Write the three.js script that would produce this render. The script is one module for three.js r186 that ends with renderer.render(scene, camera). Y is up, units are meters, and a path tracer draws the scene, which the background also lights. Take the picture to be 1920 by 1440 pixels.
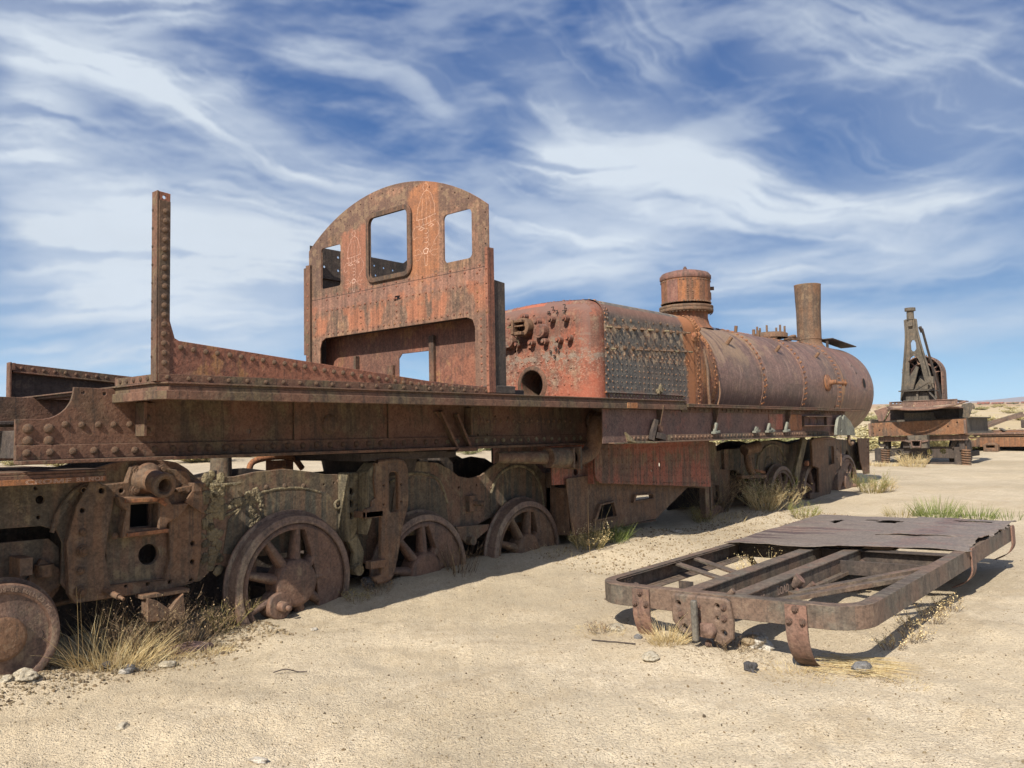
import * as THREE from 'three';
import { mergeGeometries } from 'three/addons/utils/BufferGeometryUtils.js';
import { RoundedBoxGeometry } from 'three/addons/geometries/RoundedBoxGeometry.js';

// ---------------------------------------------------------------- camera, sky, sun, exposure
const scene = new THREE.Scene();
const R = THREE.MathUtils.degToRad;
const camera = new THREE.PerspectiveCamera(49.54, 4 / 3, 0.1, 9000);
camera.position.set(0, 1.6, 0);
camera.rotation.order = 'YXZ';
camera.rotation.set(R(3.4508), R(-48.9032), R(-1.0213));
const renderer = new THREE.WebGLRenderer({ antialias: true });
renderer.toneMapping = THREE.LinearToneMapping;
renderer.toneMappingExposure = 1.35;
renderer.shadowMap.enabled = true;
const sun = new THREE.DirectionalLight(new THREE.Color().setRGB(1, 0.93, 0.82), 5);
sun.position.set(6 - 42, 1 + 40, -5 + 11.2);
sun.target.position.set(6, 1, -5);
sun.castShadow = true;
sun.shadow.mapSize.set(4096, 4096);
Object.assign(sun.shadow.camera, { left: -32, right: 32, top: 32, bottom: -32, near: 1, far: 140 });
sun.shadow.camera.updateProjectionMatrix();
scene.add(sun, sun.target);

// ---------------------------------------------------------------- noise
function rng(seed) { let s = seed >>> 0; return () => { s = (s + 0x6d2b79f5) | 0; let t = Math.imul(s ^ (s >>> 15), 1 | s); t = (t + Math.imul(t ^ (t >>> 7), 61 | t)) ^ t; return ((t ^ (t >>> 14)) >>> 0) / 4294967296; }; }
const NT = 512;
function tileNoise(seed, p0, octaves, gain = 0.5) {
  const r = rng(seed), out = new Float32Array(NT * NT);
  let amp = 1;
  for (let o = 0, p = p0; o < octaves && p <= NT; o++, p *= 2, amp *= gain) {
    const lat = new Float32Array(p * p); for (let i = 0; i < p * p; i++) lat[i] = r() * 2 - 1;
    const ix = new Int32Array(NT), jx = new Int32Array(NT), fx = new Float32Array(NT);
    for (let x = 0; x < NT; x++) { const q = (x * p) / NT, i = Math.floor(q), f = q - i; ix[x] = i; jx[x] = (i + 1) % p; fx[x] = f * f * (3 - 2 * f); }
    for (let y = 0; y < NT; y++) for (let x = 0; x < NT; x++) {
      const a = lat[ix[y] * p + ix[x]], b = lat[ix[y] * p + jx[x]], c = lat[jx[y] * p + ix[x]], d = lat[jx[y] * p + jx[x]];
      out[y * NT + x] += amp * (a + (b - a) * fx[x] + (c - a + (a - b - c + d) * fx[x]) * fx[y]);
    }
  }
  let m = 0, v = 0; for (const q of out) m += q; m /= out.length; for (const q of out) v += (q - m) ** 2; v = Math.sqrt(v / out.length);
  for (let i = 0; i < out.length; i++) out[i] = 0.5 + ((out[i] - m) / v) * 0.19;
  return out;
}
const NA = tileNoise(11, 4, 7), NB = tileNoise(23, 6, 7, 0.6), NC = tileNoise(37, 16, 5, 0.7), ND = tileNoise(51, 64, 4, 0.8);
function S(t, u, v) {
  u = (u - Math.floor(u)) * NT; v = (v - Math.floor(v)) * NT;
  const x = u | 0, y = v | 0, f = u - x, g = v - y, x0 = x & 511, y0 = (y & 511) * NT, x1 = (x + 1) & 511, y1 = ((y + 1) & 511) * NT;
  const a = t[y0 + x0], b = t[y0 + x1], c = t[y1 + x0], d = t[y1 + x1];
  return a + (b - a) * f + (c - a + (a - b - c + d) * f) * g;
}
const ss = (a, b, x) => { x = (x - a) / (b - a); x = x < 0 ? 0 : x > 1 ? 1 : x; return x * x * (3 - 2 * x); };
const mixc = (c, d, t) => { if (t <= 0) return; if (t > 1) t = 1; c[0] += (d[0] - c[0]) * t; c[1] += (d[1] - c[1]) * t; c[2] += (d[2] - c[2]) * t; };

// ---------------------------------------------------------------- sky: blue air with wind-drawn cirrus, stored as linear radiance by direction
{
  const W = 4096, H = 2048, data = new Float32Array(W * H * 4), D = 180 / Math.PI;
  // streaks of cirrus: width in degrees, strength, then azimuth and elevation along each streak
  const wisps = [[2.2,.55,75.7,23.2,67.4,25.2,59.3,27],[1.4,.85,74.4,21.6,68.8,21.8,63.2,21.4,59.9,19.8,55.5,18.5,50.5,17.4,45,16.3],[1.7,.5,65.8,20.1,60.3,20.9,58.2,20],[2.4,.9,75.1,17.2,71.3,17.4,68.7,17],[1.5,.6,74.5,15,71.3,15.7],[2,.75,72.9,13.7,65.7,15.1,59.2,14.6,52.3,13.2],[2.6,1,72.9,10.9,64.1,12.1,55.5,11.4],[1.3,.85,74.2,8.4,64.1,9.6,54.8,8.8],[1.5,.85,74.1,4.4,64.7,6.6,54.8,6.4],[1.3,.4,57.5,25.7,52.2,24.9,46.7,24.8,43,23.2],[1.8,.5,40.7,25.7,36.2,22.4,30,20.4,24.8,17.6],[1.5,.45,38.1,23.4,33.7,18.6,30.5,17],[1.5,1,39.9,19.3,36.3,18.4,31.9,17.8,26.6,16.2,21.6,14.6,15.2,13.5,10.8,14.3],[1.2,.8,33.8,16.5,26.6,15.3,20,13.1,13.8,12.2],[3.3,.5,24.5,27,18,22.4,12,18.9,7.2,16.8],[1.8,.4,34.2,28.5,29.9,23.9],[1.5,.85,44.9,18.5,41.2,15.7,33.9,13.4,26,13.3],[1.1,.65,43.2,11.3,35.8,11.7,29.2,12.6],[.6,.5,42.1,9.9,35.8,10.5,30.3,11.1],[1,.75,26.8,10,21.7,10.4,15.4,10.6,8,11.4],[.7,.6,27.6,8.6,22.7,9.6],[1,.65,25.2,6.7,18.6,7.2,8.2,7.3],[.5,.45,18.7,5.3,8.3,5.7],[1.5,.6,54.1,16.3,46.8,14.4,42.4,12.6]];
  const air = (el, c) => {                       // clear air by elevation
    const t = Math.max(0, el), k = Math.exp(-t / 4), m = Math.exp(-t / 17);
    c[0] = 0.024 + 0.1 * m + 0.62 * k; c[1] = 0.078 + 0.24 * m + 0.9 * k; c[2] = 0.27 + 0.42 * m + 0.74 * k;
    return c;
  };
  // cloud amount on a fine grid over the part of the sky with named streaks: each streak is combed along its own run; elsewhere loose noise
  const gx = 900, gy = 400, az0 = -5, azs = 90 / gx, els = 40 / gy, field = new Float32Array(gx * gy);
  for (let j = 0; j < gy; j++) for (let i = 0; i < gx; i++) {
    const a0 = az0 + i * azs, e0 = j * els;
    const n1 = S(NA, a0 * 0.016, e0 * 0.03) - 0.5, n2 = S(NA, a0 * 0.016 + 0.4, e0 * 0.03 + 0.6) - 0.5, n3 = S(NB, a0 * 0.05, e0 * 0.08) - 0.5;
    const az = a0 + n1 * 4.5 + n3 * 0.4, el = e0 + n2 * 2.4 + n3 * 0.25; let clear = 1;
    for (let q = 0; q < wisps.length; q++) {
      const w = wisps[q]; let best = 1e9, bs = 0, bt = 0, run = 0;
      for (let k = 2; k + 3 < w.length; k += 2) {
        const ax = w[k], ay = w[k + 1], bx = w[k + 2] - ax, by = w[k + 3] - ay, L = Math.hypot(bx, by), u = ((az - ax) * bx + (el - ay) * by) / (L * L), t = Math.min(1, Math.max(0, u));
        const dx = az - ax - t * bx, dy = el - ay - t * by, d = dx * dx * 0.7 + dy * dy;
        if (d < best) { best = d; bs = run + u * L; bt = ((az - ax) * by - (el - ay) * bx) / L; }
        run += L;
      }
      const wd = w[0] * 0.7; if (best > wd * wd * 14) continue;
      const id = q * 0.173, comb = S(NA, bs * 0.012 + id, bt * 0.07 + id) * 0.4 + S(NB, bs * 0.02 + id, bt * 0.16) * 0.35 + S(NB, bs * 0.03, bt * 0.4 + id) * 0.25;
      const body = Math.exp(-best / (2 * wd * wd)) , ends = ss(-1.5, 3, bs) * ss(-1.5, 3, run - bs) * 0.75 + 0.25;
      clear *= 1 - Math.min(1, w[1] * ends * (body * 0.42 + body ** 0.6 * 0.95 * ss(0.36, 0.72, comb)));
    }
    const veil = S(NA, a0 * 0.02 + 0.2, e0 * 0.06 + a0 * 0.012) * 0.5 + S(NB, a0 * 0.03 + e0 * 0.02, e0 * 0.13) * 0.3 + S(NC, a0 * 0.02 + e0 * 0.01, e0 * 0.09) * 0.2;
    field[j * gx + i] = 1 - clear * (1 - 0.34 * ss(0.36, 0.8, veil));
  }
  const c = [0, 0, 0], sd = sun.position.clone().sub(sun.target.position).normalize();
  for (let row = 0; row < H; row++) {
    const el = ((row + 0.5) / H - 0.5) * 180, y = Math.sin(el / D), ch = Math.cos(el / D);
    for (let col = 0; col < W; col++) {
      const az = -((col + 0.5) / W - 0.5) * 360, o = (row * W + col) * 4;
      const a = az / D, X = ch * Math.cos(a), Z = -ch * Math.sin(a);
      air(el, c);
      if (el > 0) {
        // fibres: noise stretched along the wind, swept and curled by a slower noise
        const k = 1 / (y + 0.22), px = X * k, pz = Z * k;
        const w1 = S(NA, px * 0.11 + 0.3, pz * 0.11 + 0.7) - 0.5, w2 = S(NB, px * 0.17 + 0.1, pz * 0.17 + 0.4) - 0.5;
        const qx = px + w1 * 0.6, qz = pz + w2 * 0.6, s = qx * 0.55 + qz * 0.83, t = qz * 0.55 - qx * 0.83;
        const fib = S(NA, s * 0.07, t * 0.5) * 0.4 + S(NB, s * 0.12 + 0.5, t * 0.9) * 0.34 + S(NB, s * 0.3, t * 1.9 + 0.3) * 0.26;
        const puff = S(NB, qx * 0.14, qz * 0.14) * 0.6 + S(NC, qx * 0.16 + 0.2, qz * 0.16) * 0.4;
        const wx = az + (fib - 0.5) * 0.5, wy = el + (puff - 0.5) * 0.4, gi = (wx - az0) / azs, gj = wy / els;
        const inside = ss(-4, 3, wx) * (1 - ss(76, 84, wx)) * (1 - ss(30, 37, wy));
        let f = 0;
        if (inside > 0) {
          const i = Math.min(gx - 2, Math.max(0, Math.floor(gi))), j = Math.min(gy - 2, Math.max(0, Math.floor(gj))), fx = Math.min(1, Math.max(0, gi - i)), fy = Math.min(1, Math.max(0, gj - j)), q = j * gx + i;
          f = (field[q] * (1 - fx) + field[q + 1] * fx) * (1 - fy) + (field[q + gx] * (1 - fx) + field[q + gx + 1] * fx) * fy;
        }
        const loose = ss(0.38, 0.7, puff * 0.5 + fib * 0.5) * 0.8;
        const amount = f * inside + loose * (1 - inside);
        let d = amount * (1.12 + 0.16 * (puff - 0.5) + 0.1 * (fib - 0.5));
        d = Math.min(1, Math.max(0, d)) * 0.97 * ss(0, 2.5, el);
        const lit = 0.94 + 0.12 * (puff - 0.5);
        mixc(c, [0.75 * lit, 0.83 * lit, 0.92 * lit], d);
        // glow added round the unseen sun to brighten the shadows
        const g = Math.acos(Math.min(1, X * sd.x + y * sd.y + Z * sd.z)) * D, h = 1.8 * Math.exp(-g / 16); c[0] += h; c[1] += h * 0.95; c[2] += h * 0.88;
      } else { const g = ss(-6, 0, el); c[0] = 0.42 + (c[0] - 0.42) * g; c[1] = 0.36 + (c[1] - 0.36) * g; c[2] = 0.27 + (c[2] - 0.27) * g; }
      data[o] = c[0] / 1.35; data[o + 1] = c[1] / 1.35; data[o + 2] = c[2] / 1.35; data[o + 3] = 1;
    }
  }
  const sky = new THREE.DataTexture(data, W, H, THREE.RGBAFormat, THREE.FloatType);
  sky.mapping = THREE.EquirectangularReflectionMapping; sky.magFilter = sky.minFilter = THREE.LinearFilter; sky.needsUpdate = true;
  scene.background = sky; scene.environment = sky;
}

// ---------------------------------------------------------------- procedural textures and materials
function bake(w, h, fn, after) {
  const buf = new Float32Array(w * h * 4), c = [0, 0, 0, 0.5];
  for (let y = 0; y < h; y++) for (let x = 0; x < w; x++) { c[3] = 0.5; fn((x + 0.5) / w, (y + 0.5) / h, c); const o = (y * w + x) * 4; buf[o] = c[0]; buf[o + 1] = c[1]; buf[o + 2] = c[2]; buf[o + 3] = c[3]; }
  if (after) after(buf, w, h);
  const col = new Uint8Array(w * h * 4), hgt = new Uint8Array(w * h * 4);
  for (let i = 0; i < w * h; i++) for (let k = 0; k < 4; k++) { const o = i * 4 + k; col[o] = k < 3 ? Math.max(0, Math.min(255, buf[o])) : 255; hgt[o] = k < 3 ? Math.max(0, Math.min(255, buf[i * 4 + 3] * 255)) : 255; }
  const mk = (d, srgb) => { const t = new THREE.DataTexture(d, w, h, THREE.RGBAFormat); t.wrapS = t.wrapT = THREE.RepeatWrapping; t.magFilter = t.minFilter = THREE.LinearFilter; if (srgb) t.colorSpace = THREE.SRGBColorSpace; t.needsUpdate = true; return t; };
  return [mk(col, true), mk(hgt, false)];
}
const place = (t, s, tt, ou = 0, ov = 0) => { t.repeat.set(1 / s, 1 / tt); t.offset.set(ou, ov); return t; };
// one shared relief of pits and scale, 1.2 m across
const PIT = bake(1024, 1024, (u, v, c) => { const a = S(NB, u, v), b = S(NC, u * 2, v * 2), d = S(ND, u, v); c[3] = 0.5 + (a - 0.5) * 0.7 + (b - 0.5) * 0.6 + (d - 0.5) * 0.45 - ss(0.66, 0.8, b) * 0.3; })[1];
place(PIT, 1.2, 1.2);
function mat(name, map, { rough = 0.86, metal = 0, bump = PIT, bs = 0.0035, extra = {} } = {}) {
  const m = new THREE.MeshStandardMaterial({ map, roughness: rough, metalness: metal, bumpMap: bump, bumpScale: bs, ...extra }); m.name = name; return m;
}
function rustFn(o) {
  const { seed = 0, base, alt, patch, dark, dust = [150, 128, 104], th = 0.56, pa = 0.6, sa = 0.7, da = 0.16, vs = 1 } = o, q = seed * 0.137;
  return (u, v, c) => {
    const a = S(NA, u + q, v + q * 2), b = S(NB, u * 2 + q, v * 2), e = S(NC, u * 3, v * 3 + q), f = S(ND, u * 3 + q, v * 3), st = S(NB, u * 8 + q, v * vs), s2 = S(NA, u * 5, v * vs + q);
    c[0] = base[0]; c[1] = base[1]; c[2] = base[2];
    mixc(c, alt, ss(0.36, 0.64, a * 0.55 + b * 0.45));
    mixc(c, patch, ss(th, th + 0.13, b * 0.45 + e * 0.25 + s2 * 0.3) * pa);
    mixc(c, dark, ss(0.52, 0.74, st * 0.55 + a * 0.45) * sa);
    mixc(c, dust, ss(0.6, 0.78, e * 0.6 + f * 0.4) * da);
    mixc(c, dark, ss(0.62, 0.74, f * 0.7 + e * 0.3) * 0.35); mixc(c, dark, ss(0.58, 0.7, S(NB, u * 19 + q, v * 1) * 0.7 + b * 0.3) * 0.5);
    const g = 0.78 + 0.42 * f + 0.2 * (e - 0.5); c[0] *= g; c[1] *= g * 1.06; c[2] *= g * 1.02;
  };
}
const rust = (name, o, span = 3, size = 1024) => { const [m] = bake(size, size, rustFn(o)); place(m, span, span); return mat(name, m, o); };
const P = { red: [146, 84, 70], brown: [112, 78, 65], maroon: [118, 78, 70], dark: [74, 56, 50], orange: [158, 100, 66], tan: [148, 124, 98], grey: [104, 98, 94], olive: [104, 92, 68], black: [52, 44, 41], purple: [112, 84, 82] };
const M = {
  frame: rust('rusted girder steel', { seed: 1, base: [106, 71, 58], alt: [92, 67, 54], patch: [100, 83, 63], dark: [66, 51, 45], th: 0.54, sa: 0.7 }),
  bunker: rust('warm rusted sheet', { seed: 2, base: [132, 80, 64], alt: [118, 72, 60], patch: [150, 106, 66], dark: [92, 62, 54], th: 0.57 }),
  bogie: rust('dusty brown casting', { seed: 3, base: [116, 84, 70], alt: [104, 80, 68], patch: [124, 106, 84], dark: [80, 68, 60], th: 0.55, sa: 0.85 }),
  bogieDark: rust('dark mottled plate', { seed: 4, base: [96, 79, 67], alt: [106, 80, 66], patch: [122, 104, 82], dark: [68, 63, 58], th: 0.58, sa: 0.8 }),
  cast: rust('brown cast iron', { seed: 5, base: [114, 80, 62], alt: [104, 76, 61], patch: [128, 100, 78], dark: [80, 64, 57], th: 0.6, sa: 0.5, rough: 0.8 }),
  wheel: rust('smooth wheel iron', { seed: 6, base: [112, 80, 68], alt: [102, 76, 68], patch: [128, 106, 88], dark: [84, 66, 60], th: 0.6, sa: 0.4, rough: 0.74 }),
  tyre: rust('worn tyre steel', { seed: 7, base: [118, 90, 80], alt: [128, 104, 92], patch: [140, 118, 102], dark: [90, 70, 64], th: 0.6, sa: 0.5, rough: 0.62 }),
  orange: rust('orange flaking rust', { seed: 8, base: [150, 94, 62], alt: [134, 82, 60], patch: [164, 116, 76], dark: [98, 68, 56], th: 0.56 }),
  maroon: rust('maroon oxide', { seed: 9, base: [124, 82, 74], alt: [112, 78, 72], patch: [142, 92, 80], dark: [92, 70, 64], th: 0.58 }),
  redox: rust('red oxide sheet', { seed: 10, base: [158, 90, 76], alt: [134, 88, 76], patch: [132, 104, 82], dark: [92, 74, 68], th: 0.57, vs: 1 }),
  valance: rust('valance plate', { seed: 16, base: [118, 84, 78], alt: [106, 80, 76], patch: [140, 84, 74], dark: [90, 70, 65], th: 0.56, sa: 0.5 }),
  craneOrange: rust('orange brown beam', { seed: 18, base: [128, 84, 60], alt: [112, 76, 58], patch: [146, 100, 70], dark: [82, 64, 56], th: 0.57, sa: 0.85 }),
  steel: rust('grey painted steel', { seed: 19, base: [98, 88, 84], alt: [104, 84, 76], patch: [104, 96, 92], dark: [74, 66, 62], th: 0.55, rough: 0.6 }),
  craneGrey: rust('grey casting', { seed: 17, base: [128, 122, 116], alt: [112, 106, 100], patch: [140, 128, 112], dark: [86, 80, 74], th: 0.58 }),
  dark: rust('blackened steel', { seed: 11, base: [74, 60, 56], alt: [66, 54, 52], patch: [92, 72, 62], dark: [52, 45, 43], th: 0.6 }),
  tan: rust('scaled flaking iron', { seed: 12, base: [130, 110, 88], alt: [112, 94, 76], patch: [160, 140, 112], dark: [80, 70, 60], th: 0.54, bs: 0.012 }),
  cart: rust('purple brown beam steel', { seed: 13, base: [108, 83, 73], alt: [98, 82, 74], patch: [96, 86, 80], dark: [76, 62, 57], th: 0.57, sa: 0.7, rough: 0.78 }),
  crane: rust('grey brown crane steel', { seed: 14, base: [98, 84, 76], alt: [86, 75, 68], patch: [112, 90, 76], dark: [66, 57, 53], th: 0.58 }),
  craneRed: rust('brown crane plate', { seed: 15, base: [126, 90, 80], alt: [112, 84, 76], patch: [140, 104, 84], dark: [88, 70, 64], th: 0.58 }),
};
const mono = (name, r, g, b, rough = 0.9) => { const m = new THREE.MeshStandardMaterial({ roughness: rough }); m.color.setRGB(r, g, b); m.name = name; return m; };

// ---------------------------------------------------------------- geometry helpers (world coordinates)
function boxUV(g) {
  if (g.userData.keep) { const n = g.index ? g.toNonIndexed() : g; for (const k of Object.keys(n.attributes)) if (!['position', 'normal', 'uv'].includes(k)) n.deleteAttribute(k); return n; }
  g = g.index ? g.toNonIndexed() : g;
  const p = g.attributes.position, uv = new Float32Array(p.count * 2);
  for (let i = 0; i < p.count; i += 3) {
    const ax = p.getX(i + 1) - p.getX(i), ay = p.getY(i + 1) - p.getY(i), az = p.getZ(i + 1) - p.getZ(i), bx = p.getX(i + 2) - p.getX(i), by = p.getY(i + 2) - p.getY(i), bz = p.getZ(i + 2) - p.getZ(i);
    const nx = Math.abs(ay * bz - az * by), ny = Math.abs(az * bx - ax * bz), nz = Math.abs(ax * by - ay * bx);
    for (let k = i; k < i + 3; k++) {
      const x = p.getX(k), y = p.getY(k), z = p.getZ(k);
      if (nz >= nx && nz >= ny) { uv[k * 2] = x; uv[k * 2 + 1] = y; } else if (nx >= ny) { uv[k * 2] = z; uv[k * 2 + 1] = y; } else { uv[k * 2] = x; uv[k * 2 + 1] = -z; }
    }
  }
  g.setAttribute('uv', new THREE.BufferAttribute(uv, 2));
  for (const k of Object.keys(g.attributes)) if (!['position', 'normal', 'uv'].includes(k)) g.deleteAttribute(k);
  return g;
}
const V = (x, y, z) => new THREE.Vector3(x, y, z);
function bx(x0, x1, y0, y1, z0, z1, r = 0.006) {
  const w = Math.abs(x1 - x0), h = Math.abs(y1 - y0), d = Math.abs(z1 - z0), m = Math.min(w, h, d);
  const g = r > 0 ? new RoundedBoxGeometry(w, h, d, 1, Math.min(r, m * 0.35)) : new THREE.BoxGeometry(w, h, d);
  return g.translate((x0 + x1) / 2, (y0 + y1) / 2, (z0 + z1) / 2);
}
function shapeOf(pts, holes = []) {
  const s = new THREE.Shape(pts.map(([a, b]) => new THREE.Vector2(a, b)));
  for (const h of holes) { const p = new THREE.Path(); if (h.length === 3 && typeof h[0] === 'number') p.absarc(h[0], h[1], h[2], 0, Math.PI * 2); else p.setFromPoints(h.map(([a, b]) => new THREE.Vector2(a, b))); s.holes.push(p); }
  return s;
}
const ext = (s, d, bev) => new THREE.ExtrudeGeometry(s, { depth: d - 2 * bev, bevelEnabled: bev > 0, bevelSize: bev, bevelThickness: bev, bevelSegments: 1, bevelOffset: -bev, curveSegments: 10 }).translate(0, 0, bev);
// plates: outline in the plane given, d thick, starting at depth p along the axis across it
const plZ = (pts, holes, z, d, bev = 0.003) => ext(shapeOf(pts, holes), d, bev).translate(0, 0, z);                          // [x, y]
const neg = (h) => (h.length === 3 && typeof h[0] === 'number' ? [-h[0], h[1], h[2]] : h.map(([a, b]) => [-a, b]));
const plX = (pts, holes, x, d, bev = 0.003) => ext(shapeOf(neg(pts), holes.map(neg)), d, bev).rotateY(Math.PI / 2).translate(x, 0, 0);   // [z, y]
const plY = (pts, holes, y, d, bev = 0.003) => ext(shapeOf(pts.map(([a, b]) => [a, -b]), holes.map((h) => (h.length === 3 && typeof h[0] === 'number' ? [h[0], -h[1], h[2]] : h.map(([a, b]) => [a, -b])))), d, bev).rotateX(-Math.PI / 2).translate(0, y, 0); // [x, z]
function arcs(pts, list) { return pts; }
function rr(x0, x1, y0, y1, r, n = 4) { const o = []; for (const [cx, cy, a0] of [[x1 - r, y1 - r, 0], [x0 + r, y1 - r, 1], [x0 + r, y0 + r, 2], [x1 - r, y0 + r, 3]]) for (let i = 0; i <= n; i++) { const a = (a0 + i / n) * Math.PI / 2; o.push([cx + r * Math.cos(a), cy + r * Math.sin(a)]); } return o; }
const UP = V(0, 1, 0);
function cy(a, b, r0, r1 = r0, n = 20, open = false) {
  a = V(...a); b = V(...b); const d = b.clone().sub(a), g = new THREE.CylinderGeometry(r1, r0, d.length(), n, 1, open);
  return g.applyQuaternion(new THREE.Quaternion().setFromUnitVectors(UP, d.normalize())).translate(...a.add(b).multiplyScalar(0.5).toArray());
}
function bar(a, b, w, h, r = 0.004) {  // rectangular bar between two points, w across (level), h the other way
  a = V(...a); b = V(...b); const d = b.clone().sub(a), L = d.length(), f = d.normalize(), up = Math.abs(f.y) > 0.95 ? V(1, 0, 0) : UP, s = new THREE.Vector3().crossVectors(f, up).normalize(), t = new THREE.Vector3().crossVectors(s, f);
  const g = new RoundedBoxGeometry(L, h, w, 1, Math.min(r, Math.min(w, h) * 0.35));
  return g.applyMatrix4(new THREE.Matrix4().makeBasis(f, t, s)).translate(...a.add(b).multiplyScalar(0.5).toArray());
}
const tube = (pts, r, n = 24, rs = 10) => new THREE.TubeGeometry(new THREE.CatmullRomCurve3(pts.map((p) => V(...p))), n, r, rs);
function lat(profile, a, axis, n = 40) { // profile [radius, along], centre a, unit axis
  return new THREE.LatheGeometry(profile.map(([r, y]) => new THREE.Vector2(Math.max(r, 1e-4), y)), n).applyQuaternion(new THREE.Quaternion().setFromUnitVectors(UP, V(...axis))).translate(...a);
}
const AX = [1, 0, 0], AZ = [0, 0, 1], AY = [0, 1, 0];

// ---------------------------------------------------------------- things and parts
const taken = {}, home = new Map();
const numbered = (n) => { const k = (taken[n] = (taken[n] ?? -1) + 1); return k ? n + '_' + String(k).padStart(3, '0') : n; };
function tag(o, label, category, group, kind) { if (label) o.userData.label = label; if (category) o.userData.category = category; if (group) o.userData.group = group; if (kind) o.userData.kind = kind; return o; }
function thing(name, label, category, [x, y, z] = [0, 0, 0], group) {
  const o = new THREE.Group(); o.name = numbered(name); o.position.set(x, y, z); scene.add(o); tag(o, label, category, group); home.set(o, V(x, y, z)); return o;
}
function shadows(m) { m.castShadow = m.receiveShadow = true; return m; }
function part(parent, name, geos, material, { stuff = false, label } = {}) {
  const at = home.get(parent), gs = [].concat(geos).map(boxUV), g = gs.length > 1 ? mergeGeometries(gs) : gs[0];
  const m = shadows(new THREE.Mesh(g.translate(-at.x, -at.y, -at.z), material)); m.name = name; parent.add(m); home.set(m, at);
  if (stuff) m.userData.kind = 'stuff'; if (label) m.userData.label = label;
  return m;
}
function single(name, geos, material, label, category, group, kind) { // a thing that is one mesh
  const gs = [].concat(geos).map(boxUV), g = gs.length > 1 ? mergeGeometries(gs) : gs[0];
  g.computeBoundingBox(); const b = g.boundingBox, c = V((b.min.x + b.max.x) / 2, b.min.y, (b.min.z + b.max.z) / 2);
  const m = shadows(new THREE.Mesh(g.translate(-c.x, -c.y, -c.z), material)); m.name = numbered(name); m.position.copy(c); scene.add(m); return tag(m, label, category, group, kind);
}
// rivets: a low dome whose flat side sits on the plate
const dome = (() => { const g = new THREE.SphereGeometry(1, 10, 4, 0, Math.PI * 2, 0, Math.PI / 2).scale(1, 0.72, 1); return boxUV(g); })();
const hexnut = (() => { const a = new THREE.CylinderGeometry(1, 1.02, 0.8, 6).translate(0, 0.4, 0), b = new THREE.CylinderGeometry(0.55, 0.55, 0.5, 10).translate(0, 1.0, 0), w = new THREE.CylinderGeometry(1.25, 1.25, 0.16, 16).translate(0, 0.08, 0); return mergeGeometries([a, b, w].map(boxUV)); })();
const NRM = { x: V(1, 0, 0), X: V(-1, 0, 0), z: V(0, 0, 1), y: V(0, 1, 0), Y: V(0, -1, 0), Z: V(0, 0, -1) };
const unit = (n) => (typeof n === 'string' ? NRM[n] : n.clone().normalize());
function heads(parent, name, list, n, r, material, geo = dome) { // each head a part of its own
  const at = home.get(parent), q0 = new THREE.Quaternion();
  list.forEach(([x, y, z], i) => {
    const m = shadows(new THREE.Mesh(geo, material)); m.name = name; m.position.set(x - at.x, y - at.y, z - at.z);
    m.quaternion.setFromUnitVectors(UP, unit(n)); m.rotateY(i * 1.7); m.scale.setScalar(r); parent.add(m);
  });
}
function manyHeads(parent, list, n, r, material, geo = dome, name = 'rivet') { // heads too small to pick apart, joined
  const hr = rng(list.length * 31 + 7); list = list.filter(() => hr() > 0.035);
  const gs = list.map(([x, y, z, nn, rr2], i) => geo.clone().applyMatrix4(new THREE.Matrix4().compose(V(x, y, z), new THREE.Quaternion().setFromUnitVectors(UP, unit(nn ?? n)), V(0.86 + 0.28 * hr(), 0.6 + 0.5 * hr(), 0.86 + 0.28 * hr()).multiplyScalar(rr2 ?? r))));
  return part(parent, name, gs, material, { stuff: true });
}
const row = (a, b, n) => Array.from({ length: n }, (_, i) => a.map((q, k) => q + ((b[k] - q) * i) / Math.max(1, n - 1)));
const jit = (list, r, s = 0.006) => list.map(([x, y, z, ...k]) => [x + (r() - 0.5) * s, y + (r() - 0.5) * s, z + (r() - 0.5) * s * 0, ...k]);
// ground level: the plain rises gently away from the camera
function ground(x, z) { const s = 0.0286 * (0.752 * x - 0.656 * z - 3.2); return s > 0.05 ? s : s < -0.05 ? -0.0 : ((s + 0.05) ** 2) / 0.2; }

// ================================================================ THE LOCOMOTIVE (axis along x, centre line z = -6.57)
const ZC = -6.57, mir = (z) => 2 * ZC - z;
const loco = thing('steam_locomotive', 'long rusted steam locomotive without cab roof, wheels sunk in sand', 'locomotive', [8, 0.15, ZC]);
const rl = rng(77);
const arcPts = (cx, cy_, r, a0, a1, n) => Array.from({ length: n + 1 }, (_, i) => { const a = R(a0 + ((a1 - a0) * i) / n); return [cx + r * Math.cos(a), cy_ + r * Math.sin(a)]; });

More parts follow.
